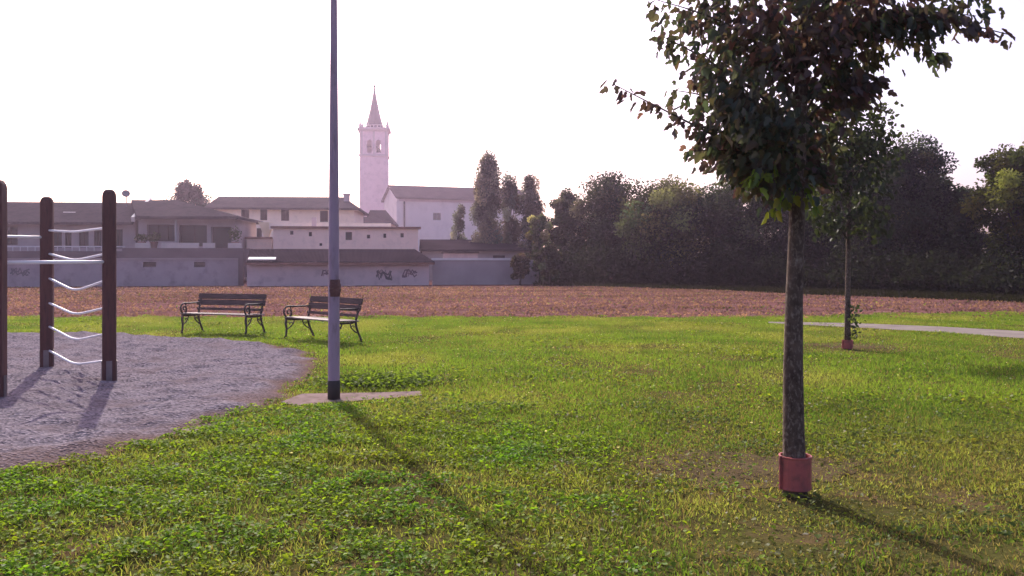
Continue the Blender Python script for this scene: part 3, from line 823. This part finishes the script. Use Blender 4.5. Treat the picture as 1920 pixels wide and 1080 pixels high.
# ------------------------------------------------------------------ benches
def make_bench():
    root = empty('park_bench', (0,0,0))
    Lh = .74
    for sgn in (-1, 1):
        f = MB(); x = sgn*Lh; r_ = .017
        T = lambda pts, rr=r_: f.tube([(x, y, z*.93 if z < .43 else z-.03) for y, z in pts], rr, 8)
        T([(-.27,.425),(-.285,.33),(-.265,.22),(-.275,.10),(-.31,.0)], [.022,.024,.020,.018,.024])          # front leg
        T([(.33,.0),(.29,.10),(.235,.22),(.20,.33),(.19,.42),(.215,.52),(.25,.64),(.285,.76),(.33,.835)], [.024,.02,.02,.022,.022,.02,.019,.018,.02])  # rear leg and back stay
        T([(-.29,.425),(-.1,.405),(.1,.40),(.2,.415)], .02)                                                # seat rail
        T([(.235,.655),(.1,.655),(-.1,.655),(-.2,.665),(-.27,.655),(-.315,.61),(-.325,.55),(-.30,.49),(-.26,.455),(-.235,.43)], .017)  # arm, scrolled
        sp = [(-.225+.062*(1-i/13)*math.cos(-1.2+i*.62), .545+.085*(1-i/13)*math.sin(-1.2+i*.62)) for i in range(13)]
        T(sp, .012)
        T([(-.20,.43),(-.155,.50),(-.17,.60),(-.19,.655)], .012)
        sp = [(-.2+.10*math.sin(i*.36), .26+.10*math.cos(i*.36)-.0*i) for i in range(9)]
        T([(-.27,.20),(-.2,.245),(-.13,.31),(-.1,.40)], .013)
        T([(.215,.20),(.15,.245),(.09,.31),(.07,.40)], .013)
        T([(-.13,.31),(-.16,.35),(-.2,.34),(-.195,.30)], .010)
        T([(.09,.31),(.125,.35),(.16,.335),(.15,.30)], .010)
        f.build('end_frame', M['cast_iron'], root, True)
    s = MB()
    for i in range(6):
        y = -.285+i*.088
        s.box(-.80, .80, y, y+.074, .412-.004*i, .437-.004*i)
    s.build('seat', M['bench_wood'], root, bevel=.005)
    b = MB()
    for (z0, w_) in ((.575,.115),(.70,.115)):
        zc = z0+w_/2; yc = .185+(zc-.42)*.31
        b.obox((0, yc, zc), (1.60, .028, w_), 0, -.29)
    b.obox((0, .185+(.50-.42)*.31, .50), (1.56,.026,.05), 0, -.29)
    b.build('backrest', M['back_wood'], root, bevel=.005)
    return root
b1 = make_bench()
b1.scale = (1.07, 1.07, 1.03); b1.location = (-6.08, 17.95, .0); b1.rotation_euler.z = R(-19)
tag(b1, 'slatted park bench with scrolled iron arms, seen whole between gravel and field', 'bench', 'park benches beside the gravel')
b2 = copy_tree(b1)
b2.location = (-3.66, 16.45, .0); b2.rotation_euler.z = R(-43)
tag(b2, 'slatted park bench standing partly behind the lamp post, turned to the gravel', 'bench', 'park benches beside the gravel')

# ------------------------------------------------------------------ trees
def branch_pts(a, b, bow, n=7, seed=0):
    rr = random.Random(seed); a, b = Vector(a), Vector(b)
    L = (b-a).length
    off = Vector((rr.uniform(-.1,.1), rr.uniform(-.1,.1), bow))*L
    return [a.lerp(b, i/(n-1)) + off*math.sin(math.pi*i/(n-1)) for i in range(n)]

# --- the near tree
nt_d = G(1491, 930)[1]
nt_x = G(1491, 930)[0]
near = tag(empty('street_tree', (nt_x, nt_d, 0)), 'tall broad leaved tree close by, its dark crown cut off by the top edge', 'tree')
NL = Vector((nt_x, nt_d, 0))
tp = [(1491,935,.084),(1490,905,.078),(1488,800,.070),(1487,690,.064),(1489,560,.057),(1493,450,.052),(1496,350,.049),(1501,200,.044),(1506,50,.040),(1510,-150,.033),(1513,-380,.024),(1512,-620,.010)]
mb = MB(); mb.tube([WP(a,b,nt_d)-NL for a, b, r_ in tp], [r_ for *_, r_ in tp], 20)
trunk = mb.build('trunk', M['bark'], near, True)
def trunk_at(py):
    for i in range(len(tp)-1):
        if tp[i+1][1] <= py <= tp[i][1]:
            t_ = (tp[i][1]-py)/(tp[i][1]-tp[i+1][1]); return WP(tp[i][0]*(1-t_)+tp[i+1][0]*t_, py, nt_d)
    return WP(1512,-620,nt_d)
ends = [ # tip column, row, depth offset, start row on trunk, leaf count, droop spread
 (1150,158,-.15,335,110,.05),(1245,70,.1,230,130,.10),(1232,0,-.2,170,110,.11),(1300,20,.3,190,170,.13),(1268,170,.2,290,70,.08),
 (1330,120,-.35,270,190,.13),(1330,215,.1,310,170,.12),(1375,60,.5,220,190,.14),(1375,160,-.5,290,190,.14),(1395,255,.35,340,190,.12),
 (1360,300,-.2,345,130,.09),(1298,283,-.1,335,26,.04),(1445,110,.1,230,220,.14),(1440,200,-.45,300,210,.13),(1460,270,.2,350,200,.12),
 (1322,300,.15,338,80,.07),(1318,240,-.1,330,90,.08),(1375,320,.2,348,110,.08),
 (1340,260,.3,340,170,.11),(1330,180,-.4,310,170,.12),(1390,220,-.6,345,190,.12),(1400,300,.0,350,170,.10),(1455,310,.35,352,140,.09),(1480,240,.5,345,170,.11),(1310,140,.0,290,150,.11),
 (1430,330,-.3,345,110,.09),(1450,398,-.25,345,30,.035),(1522,392,-.2,345,18,.03),(1405,335,-.4,330,40,.05),(1560,330,.2,345,34,.05),(1420,10,-.4,160,200,.14),(1480,40,.5,170,200,.14),(1350,-40,.1,120,190,.16),
 (1560,40,-.4,150,200,.12),(1600,10,.3,130,190,.13),(1585,120,.15,230,210,.10),(1640,150,-.15,240,180,.09),(1650,90,.35,190,150,.09),(1600,185,.3,260,130,.08),
 (1545,300,.1,350,90,.09),(1570,250,.3,340,50,.08),(1540,200,.45,300,40,.06),(1690,20,.1,120,190,.09),(1760,35,-.1,110,160,.08),(1830,30,.05,90,150,.07),(1892,65,-.05,70,110,.055),
 (1770,110,.0,60,70,.05),(1850,0,.3,40,130,.10),(1620,-60,-.3,60,160,.16),(1740,-60,.3,20,160,.16),(1660,-150,0,-40,160,.2),(1840,-110,-.2,-30,140,.2),(1500,-60,-.5,60,180,.18),
 (1240,-120,.2,40,180,.2),(1340,-200,-.2,-40,200,.2),(1450,-280,.3,-120,200,.22),(1600,-300,-.3,-140,200,.22),(1500,-450,.1,-300,200,.22),(1700,-260,.3,-130,150,.22),(1380,-380,0,-240,180,.22),(1620,-430,.2,-300,160,.2),(1520,-600,0,-450,160,.2),
]
bm_ = MB(); P_, D_, C_ = [], [], []
def add_twigs(pts, n, sp, colbase):
    L = len(pts)-1
    for _ in range(n):
        t_ = .30 + .72*random.random()**.8
        i = min(int(t_*L), L-1); f_ = t_*L-i
        p = pts[i].lerp(pts[i+1], f_)
        s_ = sp*(1.25-.55*t_)
        q = p + Vector((random.gauss(0,s_), random.gauss(0,s_*1.3), random.gauss(-s_*.35,s_*.9)))
        P_.append(q)
        ax = (pts[i+1]-pts[i]).normalized()
        D_.append(ax*.5 + Vector((random.gauss(0,.55), random.gauss(0,.55), -1.0+random.gauss(0,.35))))
        C_.append(colbase)
for k, (px, py, dd, sy, n, sp) in enumerate(ends):
    a_ = trunk_at(sy); b_ = WP(px, py, nt_d+dd)
    pts = branch_pts(a_, b_, .10 if k else -.02, 8, k)
    r0 = .010+.004*min(1.5, (b_-a_).length)
    bm_.tube([p-NL for p in pts], [r0*(1-.8*i/7) for i in range(8)], 6)
    hang = py >= 334  # low hanging leaves get brighter green: backlight put into their colour
    add_twigs([p-NL for p in pts], int(n*(.74 if px < 1490 else .84)), sp*.90, (.15,.20,.024) if hang else ((.105,.068,.068) if k % 3 == 0 else (.072,.074,.048)))  # leaves lightened, every third limb reddened: lens flare put into the colour
bm_.build('limbs', M['bark_dark'], trunk, True)
P_ = np.array([tuple(p) for p in P_]); D_ = np.array([tuple(p) for p in D_]); n = len(P_)
C_ = np.array(C_)*(.65+.7*RNG.random((n,1)))*np.stack([1+.25*RNG.normal(0,1,n).clip(-1,1.5), np.ones(n), np.ones(n)],1)
ll = .055+.042*RNG.random(n)
leaves('crown', P_, D_, RNG.normal(0,1,(n,3))*np.array([1,1,.6])+np.array([0,-.3,.4]), ll, ll*(.45+.3*RNG.random(n)), T_LOBED, M['leaf_near'], C_, near)

def guard(name, loc, r_, z0, z1, label):
    o = tag(empty(name, loc), label, 'trunk guard', 'red trunk guards round tree feet')
    mb = MB(); n = 28; vs, fs = [], []
    prof = [(r_*1.02,z0),(r_*1.02,z0+.012)]
    for i in range(1, 15):
        prof.append((r_*(1.0+(.006 if i % 2 else .002)), z0+(z1-z0)*i/15))
    prof += [(r_*1.04,z1-.01),(r_*1.04,z1),(r_*.93,z1),(r_*.93,z0)]
    a0 = R(198)
    for (rr, zz) in prof:
        for k in range(n):
            a = a0 + (2*math.pi-.10)*k/(n-1)
            vs.append((rr*math.cos(a), rr*math.sin(a), zz))
    for i in range(len(prof)-1):
        for k in range(n-1): fs.append((i*n+k, i*n+k+1, (i+1)*n+k+1, (i+1)*n+k))
    mb.add(vs, fs); mb.build('sleeve', M['guard'], o)
    lip = MB(); lip.obox((r_*1.05*math.cos(a0-.05), r_*1.05*math.sin(a0-.05), (z0+z1)/2), (.024,.012,(z1-z0)*1.02), a0); lip.build('seam', M['guard'], o)
    return o
guard('trunk_guard', (NL.x, NL.y, 0), .104, .055, .275, 'red plastic sleeve round the foot of the big near tree')

# --- second young tree
t2x, t2d = G(1589, 655)
T2 = Vector((t2x, t2d, 0))
t2 = tag(empty('young_tree', T2), 'slender young tree with a red sleeved foot near the pale footpath', 'tree')
tp2 = [(1589,656,.056),(1589,600,.050),(1590,520,.045),(1591,450,.040),(1593,350,.032),(1596,260,.02),(1598,195,.008)]
mb = MB(); mb.tube([WP(a,b,t2d)-T2 for a, b, r_ in tp2], [r_ for *_, r_ in tp2], 12)
trunk2 = mb.build('trunk', M['bark'], t2, True)
P_, D_, C_ = [], [], []; bm_ = MB()
for k in range(46):
    sy = random.uniform(250, 455); py = sy - random.uniform(-10, 90); px = 1594 + random.choice((-1,1))*random.uniform(15, 88)*(1 if py > 250 else .75)
    a_ = WP(1592, sy, t2d); b_ = WP(px, py, t2d+random.uniform(-.7,.7))
    pts = [p-T2 for p in branch_pts(a_, b_, .08, 5, k)]
    bm_.tube(pts, [.012,.01,.008,.006,.003], 5)
    add_twigs(pts, 62, .13, (.060,.075,.028) if random.random() < .35 else (.035,.048,.02))
for px, py in ((1640,205),(1665,190),(1600,195),(1680,235)):
    a_ = WP(1594, 300, t2d); b_ = WP(px, py, t2d+random.uniform(-.3,.3)); pts = [p-T2 for p in branch_pts(a_, b_, .06, 5, px)]
    bm_.tube(pts, [.012,.01,.008,.006,.003], 5); add_twigs(pts, 70, .12, (.055,.07,.025))
bm_.build('limbs', M['bark_dark'], trunk2, True)
P_ = np.array([tuple(p) for p in P_]); D_ = np.array([tuple(p) for p in D_]); n = len(P_)
C_ = np.array(C_)*(.65+.7*RNG.random((n,1))); ll = .07+.035*RNG.random(n)
leaves('crown', P_, D_, RNG.normal(0,1,(n,3))+np.array([0,0,.5]), ll, ll*.8, T_OVATE, M['leaf_near'], C_, t2)
n = 110
P_ = np.stack([.10+RNG.normal(0,.06,n), RNG.normal(0,.06,n), .15+.62*RNG.random(n)],1)
leaves('foliage', P_, RNG.normal(0,1,(n,3)), RNG.normal(0,1,(n,3)), .05+.03*RNG.random(n), .035+.02*RNG.random(n), T_OVATE, M['leaf_near'], np.array([.05,.07,.025])*(.7+.6*RNG.random((n,1))), t2)
guard('trunk_guard', (T2.x, T2.y, 0), .092, .02, .165, 'small red plastic sleeve round the foot of the slender young tree')

# --- far trees
def far_tree(name, px, d, hw_px, top, label, col, group=None, shape='round', nclump=60, per=330, leaf=.17, base_z=.6, seed=1, loose=1.0, cat='tree', mat='leaf_tree'):
    rr = np.random.default_rng(seed)
    X = (px-CX)/F*d; hw_ = hw_px/F*d; H = CH-(top-HY)/F*d
    o = tag(empty(name, (X, d, 0)), label, cat, group)
    mb = MB()
    mb.tube([(0,0,-.05),(.05,0,H*.25),(-.04,.05,H*.55),(0,0,H*.85)], [.05*H*.5+.02,.04*H*.5,.025*H*.5,.012], 10)
    tr = mb.build('trunk', M['bark_dark'], o, True)
    cl, rad = [], []
    for i in range(nclump):
        if shape == 'column':
            t_ = rr.random(); z = base_z+(H-base_z)*t_
            w_ = hw_*(np.sin(np.pi*min(1, (t_*.86+.12)))**.55)
            a = rr.random()*6.283; rho = w_*rr.random()**.5*.8
            c = (rho*np.cos(a), rho*np.sin(a), min(z, H-.3)); r_ = hw_*rr.uniform(.38,.6)
        elif shape == 'cone':
            t_ = rr.random()**1.5; z = base_z+(H-base_z)*t_
            a = rr.random()*6.283; rho = hw_*(1.15-t_)*rr.uniform(.5,1.0)
            c = (rho*np.cos(a), rho*np.sin(a), z); r_ = hw_*(.12+.25*(1-t_))
        else:
            v = rr.normal(0,1,3); v /= np.linalg.norm(v); s_ = rr.random()**.33
            r_ = hw_*rr.uniform(.18,.34)
            zc = (H+base_z)/2; hz = (H-base_z)/2
            k_ = max(.1, 1-r_/hw_)
            wz = 1.0 - .10*max(0, v[2])   # narrower above
            c = (v[0]*hw_*k_*s_*wz, v[1]*hw_*k_*s_*wz, zc+v[2]*max(.2, hz-r_*.8)*s_)
        cl.append(c); rad.append(r_)
    cl, rad = np.array(cl), np.array(rad)
    lm = MB()
    for i in range(0, nclump, 3):
        a_ = Vector((0,0,max(.4, cl[i][2]*.55))); lm.tube(branch_pts(a_, cl[i], .05, 4, i), [.05,.035,.025,.012], 5)
    lm.build('limbs', M['bark_dark'], tr)
    k = rr.integers(0, nclump, nclump*per)
    v = norm(rr.normal(0,1,(len(k),3))); s_ = rr.random((len(k),1))**.45
    if shape != 'round': sq = np.array([.8,.8,1.5])
    else: sq = np.array([1,1,.8])
    P = cl[k] + v*s_*rad[k][:,None]*sq*loose
    keep = P[:,2] > .15
    P, k, v = P[keep], k[keep], v[keep]
    bri = np.exp(rr.normal(-.1,.6,nclump)).clip(.25,3.2)[k][:,None]*(.75+.5*rr.random((len(k),1)))  # lit highlights and dark bits of the crown put into clump colour
    hue = rr.normal(0,.14,(nclump,1))[k]
    C = np.array(col)[None,:]*bri*np.concatenate([1+hue, np.ones_like(hue), 1-hue*.3],1)
    L = leaf*(.7+.6*rr.random(len(k)))
    leaves('crown', P, v*.6+rr.normal(0,.6,(len(k),3))+np.array([0,0,-.25]), rr.normal(0,1,(len(k),3))+v, L, L*.6, T_DIA, M[mat], np.maximum(C, .004), o)
    return o
GR = 'trees along the far side of the field'
G1, G2, G3, GP = (.062,.064,.050), (.15,.145,.065), (.040,.049,.028), (.19,.19,.095)
far_tree('poplar', 914, 66, 30, 298, 'tallest columnar poplar, in front of the church wall end', (.16,.145,.12), 'poplars by the church', 'column', 70, 330, .17, 0.3, 21, .95)
far_tree('poplar', 957, 66, 19, 324, 'thin poplar close to the right of the tallest columnar one', (.16,.145,.12), 'poplars by the church', 'column', 50, 300, .16, 0.3, 22, 1.0)
far_tree('poplar', 995, 64, 25, 336, 'shortest poplar, rising beside the bushy grove edge', (.16,.145,.12), 'poplars by the church', 'column', 50, 300, .16, 0.3, 23, 1.0)
far_tree('cypress', 861, 68, 16, 388, 'small pointed cypress standing alone against the church wall', (.14,.13,.10), None, 'column', 26, 200, .14, 0.3, 24, 1.0)
far_tree('conifer', 352, 90, 75, 349, 'dark blue green conifer peeping over the left roofs', (.02,.032,.03), None, 'cone', 70, 320, .24, 3.0, 25)
far_tree('bushy_tree', 1012, 57, 29, 388, 'pale yellowish green bush tree at the left end of the grove', GP, GR, 'round', 40, 260, .15, .3, 26)
far_tree('bushy_tree', 1062, 59, 47, 335, 'narrow dusky tree second from the left end of the grove', G1, GR, 'round', 54, 300, .17, .3, 27)
far_tree('bushy_tree', 1140, 57, 100, 312, 'wide round topped dark tree between the poplars and the olive tree', G1, GR, 'round', 85, 340, .18, .2, 28)
far_tree('bushy_tree', 1250, 53, 111, 306, 'olive tinted broad tree left of the big near tree, sloping left side', G2, GR, 'round', 90, 340, .18, .2, 29)
far_tree('bushy_tree', 1385, 51, 113, 303, 'dark dense tree just left of the big near trunk', G3, GR, 'round', 90, 340, .18, .2, 30)
far_tree('bushy_tree', 1520, 49, 102, 290, 'dark tree behind the big near trunk and the slender young tree', G3, GR, 'round', 85, 340, .18, .2, 31)
far_tree('bushy_tree', 1615, 47, 113, 262, 'tall dark tree right behind the slender young tree', G3, GR, 'round', 90, 340, .18, .2, 32)
far_tree('bushy_tree', 1715, 45, 104, 238, 'highest dark grove tree with a feathery top, right of the young tree', G3, GR, 'round', 90, 340, .18, .2, 33)
far_tree('bushy_tree', 1800, 46, 59, 335, 'low dark tree filling the dip beside the light green one', G3, GR, 'round', 60, 300, .17, .2, 34)
far_tree('bushy_tree', 1915, 40, 104, 238, 'light yellowish green tree at the right end of the grove', (.11,.125,.028), GR, 'round', 90, 340, .17, .2, 35)

# undergrowth below the trees (one mass), tree shade put into its dark colour
n = 60000
px = RNG.uniform(985, 2050, n)
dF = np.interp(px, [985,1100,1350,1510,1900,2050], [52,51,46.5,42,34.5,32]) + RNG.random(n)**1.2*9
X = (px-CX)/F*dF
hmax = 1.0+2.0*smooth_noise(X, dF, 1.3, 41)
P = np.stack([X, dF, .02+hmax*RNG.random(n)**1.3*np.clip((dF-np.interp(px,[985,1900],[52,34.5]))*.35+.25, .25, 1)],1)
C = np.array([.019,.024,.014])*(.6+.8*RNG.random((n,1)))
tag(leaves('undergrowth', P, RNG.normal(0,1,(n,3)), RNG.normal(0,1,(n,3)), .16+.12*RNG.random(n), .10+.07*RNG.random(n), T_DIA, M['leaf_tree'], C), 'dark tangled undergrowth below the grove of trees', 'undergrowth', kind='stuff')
# rough bushes hiding the end of the white capped wall
for (a, dd, hwp, tp_, lb, cc, sd_) in ((975, 50.5, 22, 468, 'reddish brown low shrub at the end of the white capped wall', (.075,.05,.03), 51), (1030, 50, 34, 455, 'grey green low shrub in front of the grove, by the reddish shrub', (.05,.055,.03), 52)):
    far_tree('shrub', a, dd, hwp, tp_, lb, cc, 'shrubs by the wall end', 'round', 30, 260, .13, .1, sd_, cat='shrub')

# ------------------------------------------------------------------ grass and weeds
# dry stubble and clods over the bare field
n = 60000
d = np.sqrt(22.5**2 + RNG.random(n)*(49**2-22.5**2)); X = (RNG.random(n)*2-1)*(d*.62+1)
dmax = np.interp((X/d*F+CX), [0,1100,1350,1510,1920], [47,48,42.5,37.5,31]); k_ = (d < dmax) & (RNG.random(n) < .25+.9*smooth_noise(X*.5, d, 1.5, 55)); X, d = X[k_], d[k_]; n = len(X)
a = RNG.random(n)*6.283
C = np.where((RNG.random(n) < .05)[:,None], np.array([.13,.15,.05]), np.array([.20,.112,.122]))*(.75+.45*RNG.random((n,1)))
C = C*(.62+.8*smooth_noise(X*.35, d*1.1, 1.5, 57))[:,None]
tag(leaves('dry_stubble', np.stack([X,d,.0*X],1), np.stack([np.cos(a)*.9,np.sin(a)*.9,.25+.6*RNG.random(n)],1), RNG.normal(0,1,(n,3)), .05+.07*RNG.random(n), .03+.05*RNG.random(n), T_DIA, M['grass'], C), 'dry stubble and small clods strewn over the bare brown field', 'stubble', kind='stuff')
LE = np.array(lawn_edge)
TRUNKS = [(G(1400,878)[0]+.2, G(1400,878)[1]-.2, .85), (T2.x+.3, T2.y-.1, .85), (1.75,4.55,.4), (2.55,5.15,.35)]
def on_lawn(x, y):
    keep = y < np.interp(x, LE[:,0], LE[:,1]) + (smooth_noise(x, y, .5, 71)-.5)*1.1
    for P in (PIT,):
        w_ = (smooth_noise(x, y, .45, 3)-.5)*.30 + (smooth_noise(x, y, .16, 4)-.5)*.12
        d_ = poly_dist(x, y, P); s_ = np.where(in_poly(x, y, P), d_, -d_) + w_
        keep &= s_ < .05
    for P in (PATH, KERB, KERB2): keep &= ~in_poly(x, y, P)
    return keep
def scatter(n, d0, d1, side=3.2):
    """even density over the visible wedge of ground (with a margin at the sides)"""
    d = np.sqrt(d0**2 + RNG.random(n)*(d1**2-d0**2))
    x = (RNG.random(n)*2-1)*(d*.6+side)
    return x, d
def lush(x, y):
    """rank clover near left, dry and thin near right"""
    a = 1/(1+np.exp((x - (.55 + (smooth_noise(x,y,.7,81)-.5)*1.2))*3.2))
    b = 1/(1+np.exp((y-(8.7+ (smooth_noise(x,y,.9,82)-.5)*1.8))*2.2))
    return a*b
def bare(x, y):
    b = np.zeros_like(x)
    for (cx, cy, r_) in TRUNKS:
        b = np.maximum(b, np.clip(1.35-np.hypot((x-cx+.25)*.75, y-cy-.25)/r_, 0, 1))
    dp = np.where(in_poly(x, y, PIT), 0, poly_dist(x, y, PIT))
    b = np.maximum(b, np.clip(1-dp/.35, 0, 1)*.7)
    near_r = np.clip((7.6-y)/2.2, 0, 1)*np.clip((x-.6)/1.2, 0, 1)
    b = np.maximum(b, near_r*np.clip((smooth_noise(x,y,.42,83)-.35)*2.2, 0, .85))
    b = np.maximum(b, np.clip((smooth_noise(x,y,.9,84)-.66)*3, 0, .65))
    return b
GA, GB, GS = np.array([.20,.30,.048]), np.array([.13,.22,.038]), np.array([.23,.19,.095])
def gcol(x, y, n, dry):
    t = np.clip(smooth_noise(x,y,1.4,91)*.7+RNG.random(n)*.5-.1, 0, 1)[:,None]
    c = GA*t+GB*(1-t)
    pale = np.clip((smooth_noise(x,y,1.9,97)-.5)*2.4, 0, .75)[:,None]
    c = c*(1-pale)+np.array([.30,.32,.095])*pale
    dk = np.clip((smooth_noise(x,y,.8,98)-.58)*2.6, 0, .6)[:,None]; c = c*(1-dk)+np.array([.085,.165,.03])*dk
    s = (RNG.random(n) < dry)[:,None]
    c = np.where(s, GS*(.6+.6*RNG.random((n,1))), c*(.7+.6*RNG.random((n,1))))
    return c
Vg = []
def blades(name, n, d0, d1, hmin, hmax, w, tpl, dens, dry, label):
    x, y = scatter(n, d0, d1)
    keep = on_lawn(x, y) & (RNG.random(n) < dens(x, y)); x, y = x[keep], y[keep]; n = len(x)
    h_ = (hmin+(hmax-hmin)*RNG.random(n))*(.7+.6*smooth_noise(x,y,.5,95))*(1-.5*bare(x,y))
    lean = RNG.normal(0,.5,(n,2))
    d = np.stack([lean[:,0], lean[:,1], np.ones(n)],1)
    a = RNG.random(n)*6.283
    nr = np.stack([np.cos(a), np.sin(a), np.zeros(n)],1)
    dr = np.clip(dry + .25*np.clip((8.2-y)/2, 0, 1)*np.clip((x-.2)/1.2, 0, 1) + .35*bare(x,y) + .12*(smooth_noise(x,y,2.2,96)>.6), 0, 1)
    o = leaves(name, np.stack([x,y,np.full(n,.0)],1), d, nr, h_, w*(.7+.6*RNG.random(n)), tpl, M['grass'], gcol(x,y,n,dr))
    return tag(o, label, 'grass', kind='stuff')
blades('grass', 540000, 3.0, 11.5, .025, .06, .0065, T_BLADE, lambda x, y: (1-.5*lush(x,y))*(1-.72*bare(x,y))*np.clip((11.5-y)/3.5,0,1), np.array(.22), 'short thin mown grass growing in the near part of the lawn')
blades('grass', 920000, 8.0, 26.5, .03, .065, .013, T_TRI, lambda x, y: (1-.85*bare(x,y))*np.clip((y-8)/3.5,0,1), np.array(.12), 'short bright mown grass growing over the wide far lawn')

def weeds(name, n, d0, d1, dens, smin, smax, hmax, label, base, cat='clover'):
    x, y = scatter(n, d0, d1)
    keep = on_lawn(x, y) & (RNG.random(n) < dens(x, y)); x, y = x[keep], y[keep]; n = len(x)
    hh = hmax*(.25+.95*smooth_noise(x,y,.21,66))
    z = .012 + hh*RNG.random(n)**.6
    a = RNG.random(n)*6.283
    d = np.stack([np.cos(a), np.sin(a), RNG.normal(-.05,.35,n)],1)
    nr = np.stack([RNG.normal(0,.42,n), RNG.normal(0,.42,n), np.ones(n)],1)
    L = smin+(smax-smin)*RNG.random(n)**1.6
    t = smooth_noise(x,y,.6,62)[:,None]
    C = np.array(base)*(.65+.7*RNG.random((n,1)))*np.concatenate([.75+.6*t, np.ones_like(t), np.ones_like(t)],1)
    yel = (RNG.random(n) < .02)[:,None]; C = np.where(yel, np.array([.22,.20,.05])*(.6+.6*RNG.random((n,1))), C)
    o = leaves(name, np.stack([x,y,z],1), d, nr, L, L*(.62+.3*RNG.random(n)), T_OVATE, M['weed'], C)
    return tag(o, label, cat, kind='stuff')
weeds('clover', 460000, 3.0, 11.0, lambda x, y: lush(x,y)*np.clip(.18+2.6*(smooth_noise(x,y,.21,66)*.6+smooth_noise(x,y,.09,67)*.4-.36),0,1), .015, .042, .062, 'lush bright green clover and weeds by the gravel edge', (.165,.275,.024))
weeds('weeds', 112000, 3.0, 9.5, lambda x, y: (1-lush(x,y))*np.clip(.15+1.4*(smooth_noise(x,y,.5,63)-.35),0,1)*(1-.4*bare(x,y)), .014, .045, .065, 'small flat dull green weeds in the thin near lawn', (.13,.165,.045), 'weeds')
weeds('weeds', 120000, 9.0, 24.0, lambda x, y: np.clip(2.2*(smooth_noise(x,y,.8,64)-.55),0,1), .03, .06, .07, 'scattered leafy weed tufts dotted over the far lawn', (.15,.23,.03), 'weeds')
# small pale flecks strewn through the grass
x, y = scatter(2600, 3.0, 22.0); ok = on_lawn(x, y); x, y = x[ok], y[ok]; n = len(x); a = RNG.random(n)*6.283
L = .014+.022*RNG.random(n)
tag(leaves('pale_flecks', np.stack([x,y,.025+.045*RNG.random(n)],1), np.stack([np.cos(a),np.sin(a),RNG.normal(0,.3,n)],1), np.stack([RNG.normal(0,.4,n),RNG.normal(0,.4,n),np.ones(n)],1), L, L*.8, T_OVATE, M['weed'], np.array([.62,.60,.50])*(.5+.5*RNG.random((n,1)))), 'small pale flecks lying all over the lawn', 'leaf litter', kind='stuff')
# leafy tuft beside the lamp foot
x = RNG.normal(0,1,3000)*.34 + G(720,715)[0]; y = RNG.normal(0,1,3000)*.22 + G(720,722)[1]
ok = on_lawn(x, y); x, y = x[ok], y[ok]; n = len(x)
P = np.stack([x,y,.02+.085*RNG.random(n)**.7],1); a = RNG.random(n)*6.283
L = .03+.035*RNG.random(n)
tag(leaves('weeds', P, np.stack([np.cos(a),np.sin(a),RNG.normal(0,.4,n)],1), np.stack([RNG.normal(0,.5,n),RNG.normal(0,.5,n),np.ones(n)],1), L, L*.7, T_OVATE, M['weed'], np.array([.13,.20,.03])*(.6+.8*RNG.random((n,1)))), 'taller dark leafy weed tuft beside the lamp post foot', 'weeds', kind='stuff')
# low weeds under the grove, coloured dark to carry the tree shade
n = 40000
px = RNG.uniform(1000, 2050, n)
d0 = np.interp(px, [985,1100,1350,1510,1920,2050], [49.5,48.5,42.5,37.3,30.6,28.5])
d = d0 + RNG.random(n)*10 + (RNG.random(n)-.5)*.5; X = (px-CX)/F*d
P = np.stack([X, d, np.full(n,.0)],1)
tag(leaves('rough_grass', P, np.stack([RNG.normal(0,.5,n),RNG.normal(0,.5,n),np.ones(n)],1), RNG.normal(0,1,(n,3)), .10+.18*RNG.random(n), .03+.03*RNG.random(n), T_TRI, M['grass'], np.array([.018,.018,.012])*(.6+.8*RNG.random((n,1)))), 'rough grass coloured dark for the shade strip under the grove', 'grass', kind='stuff')
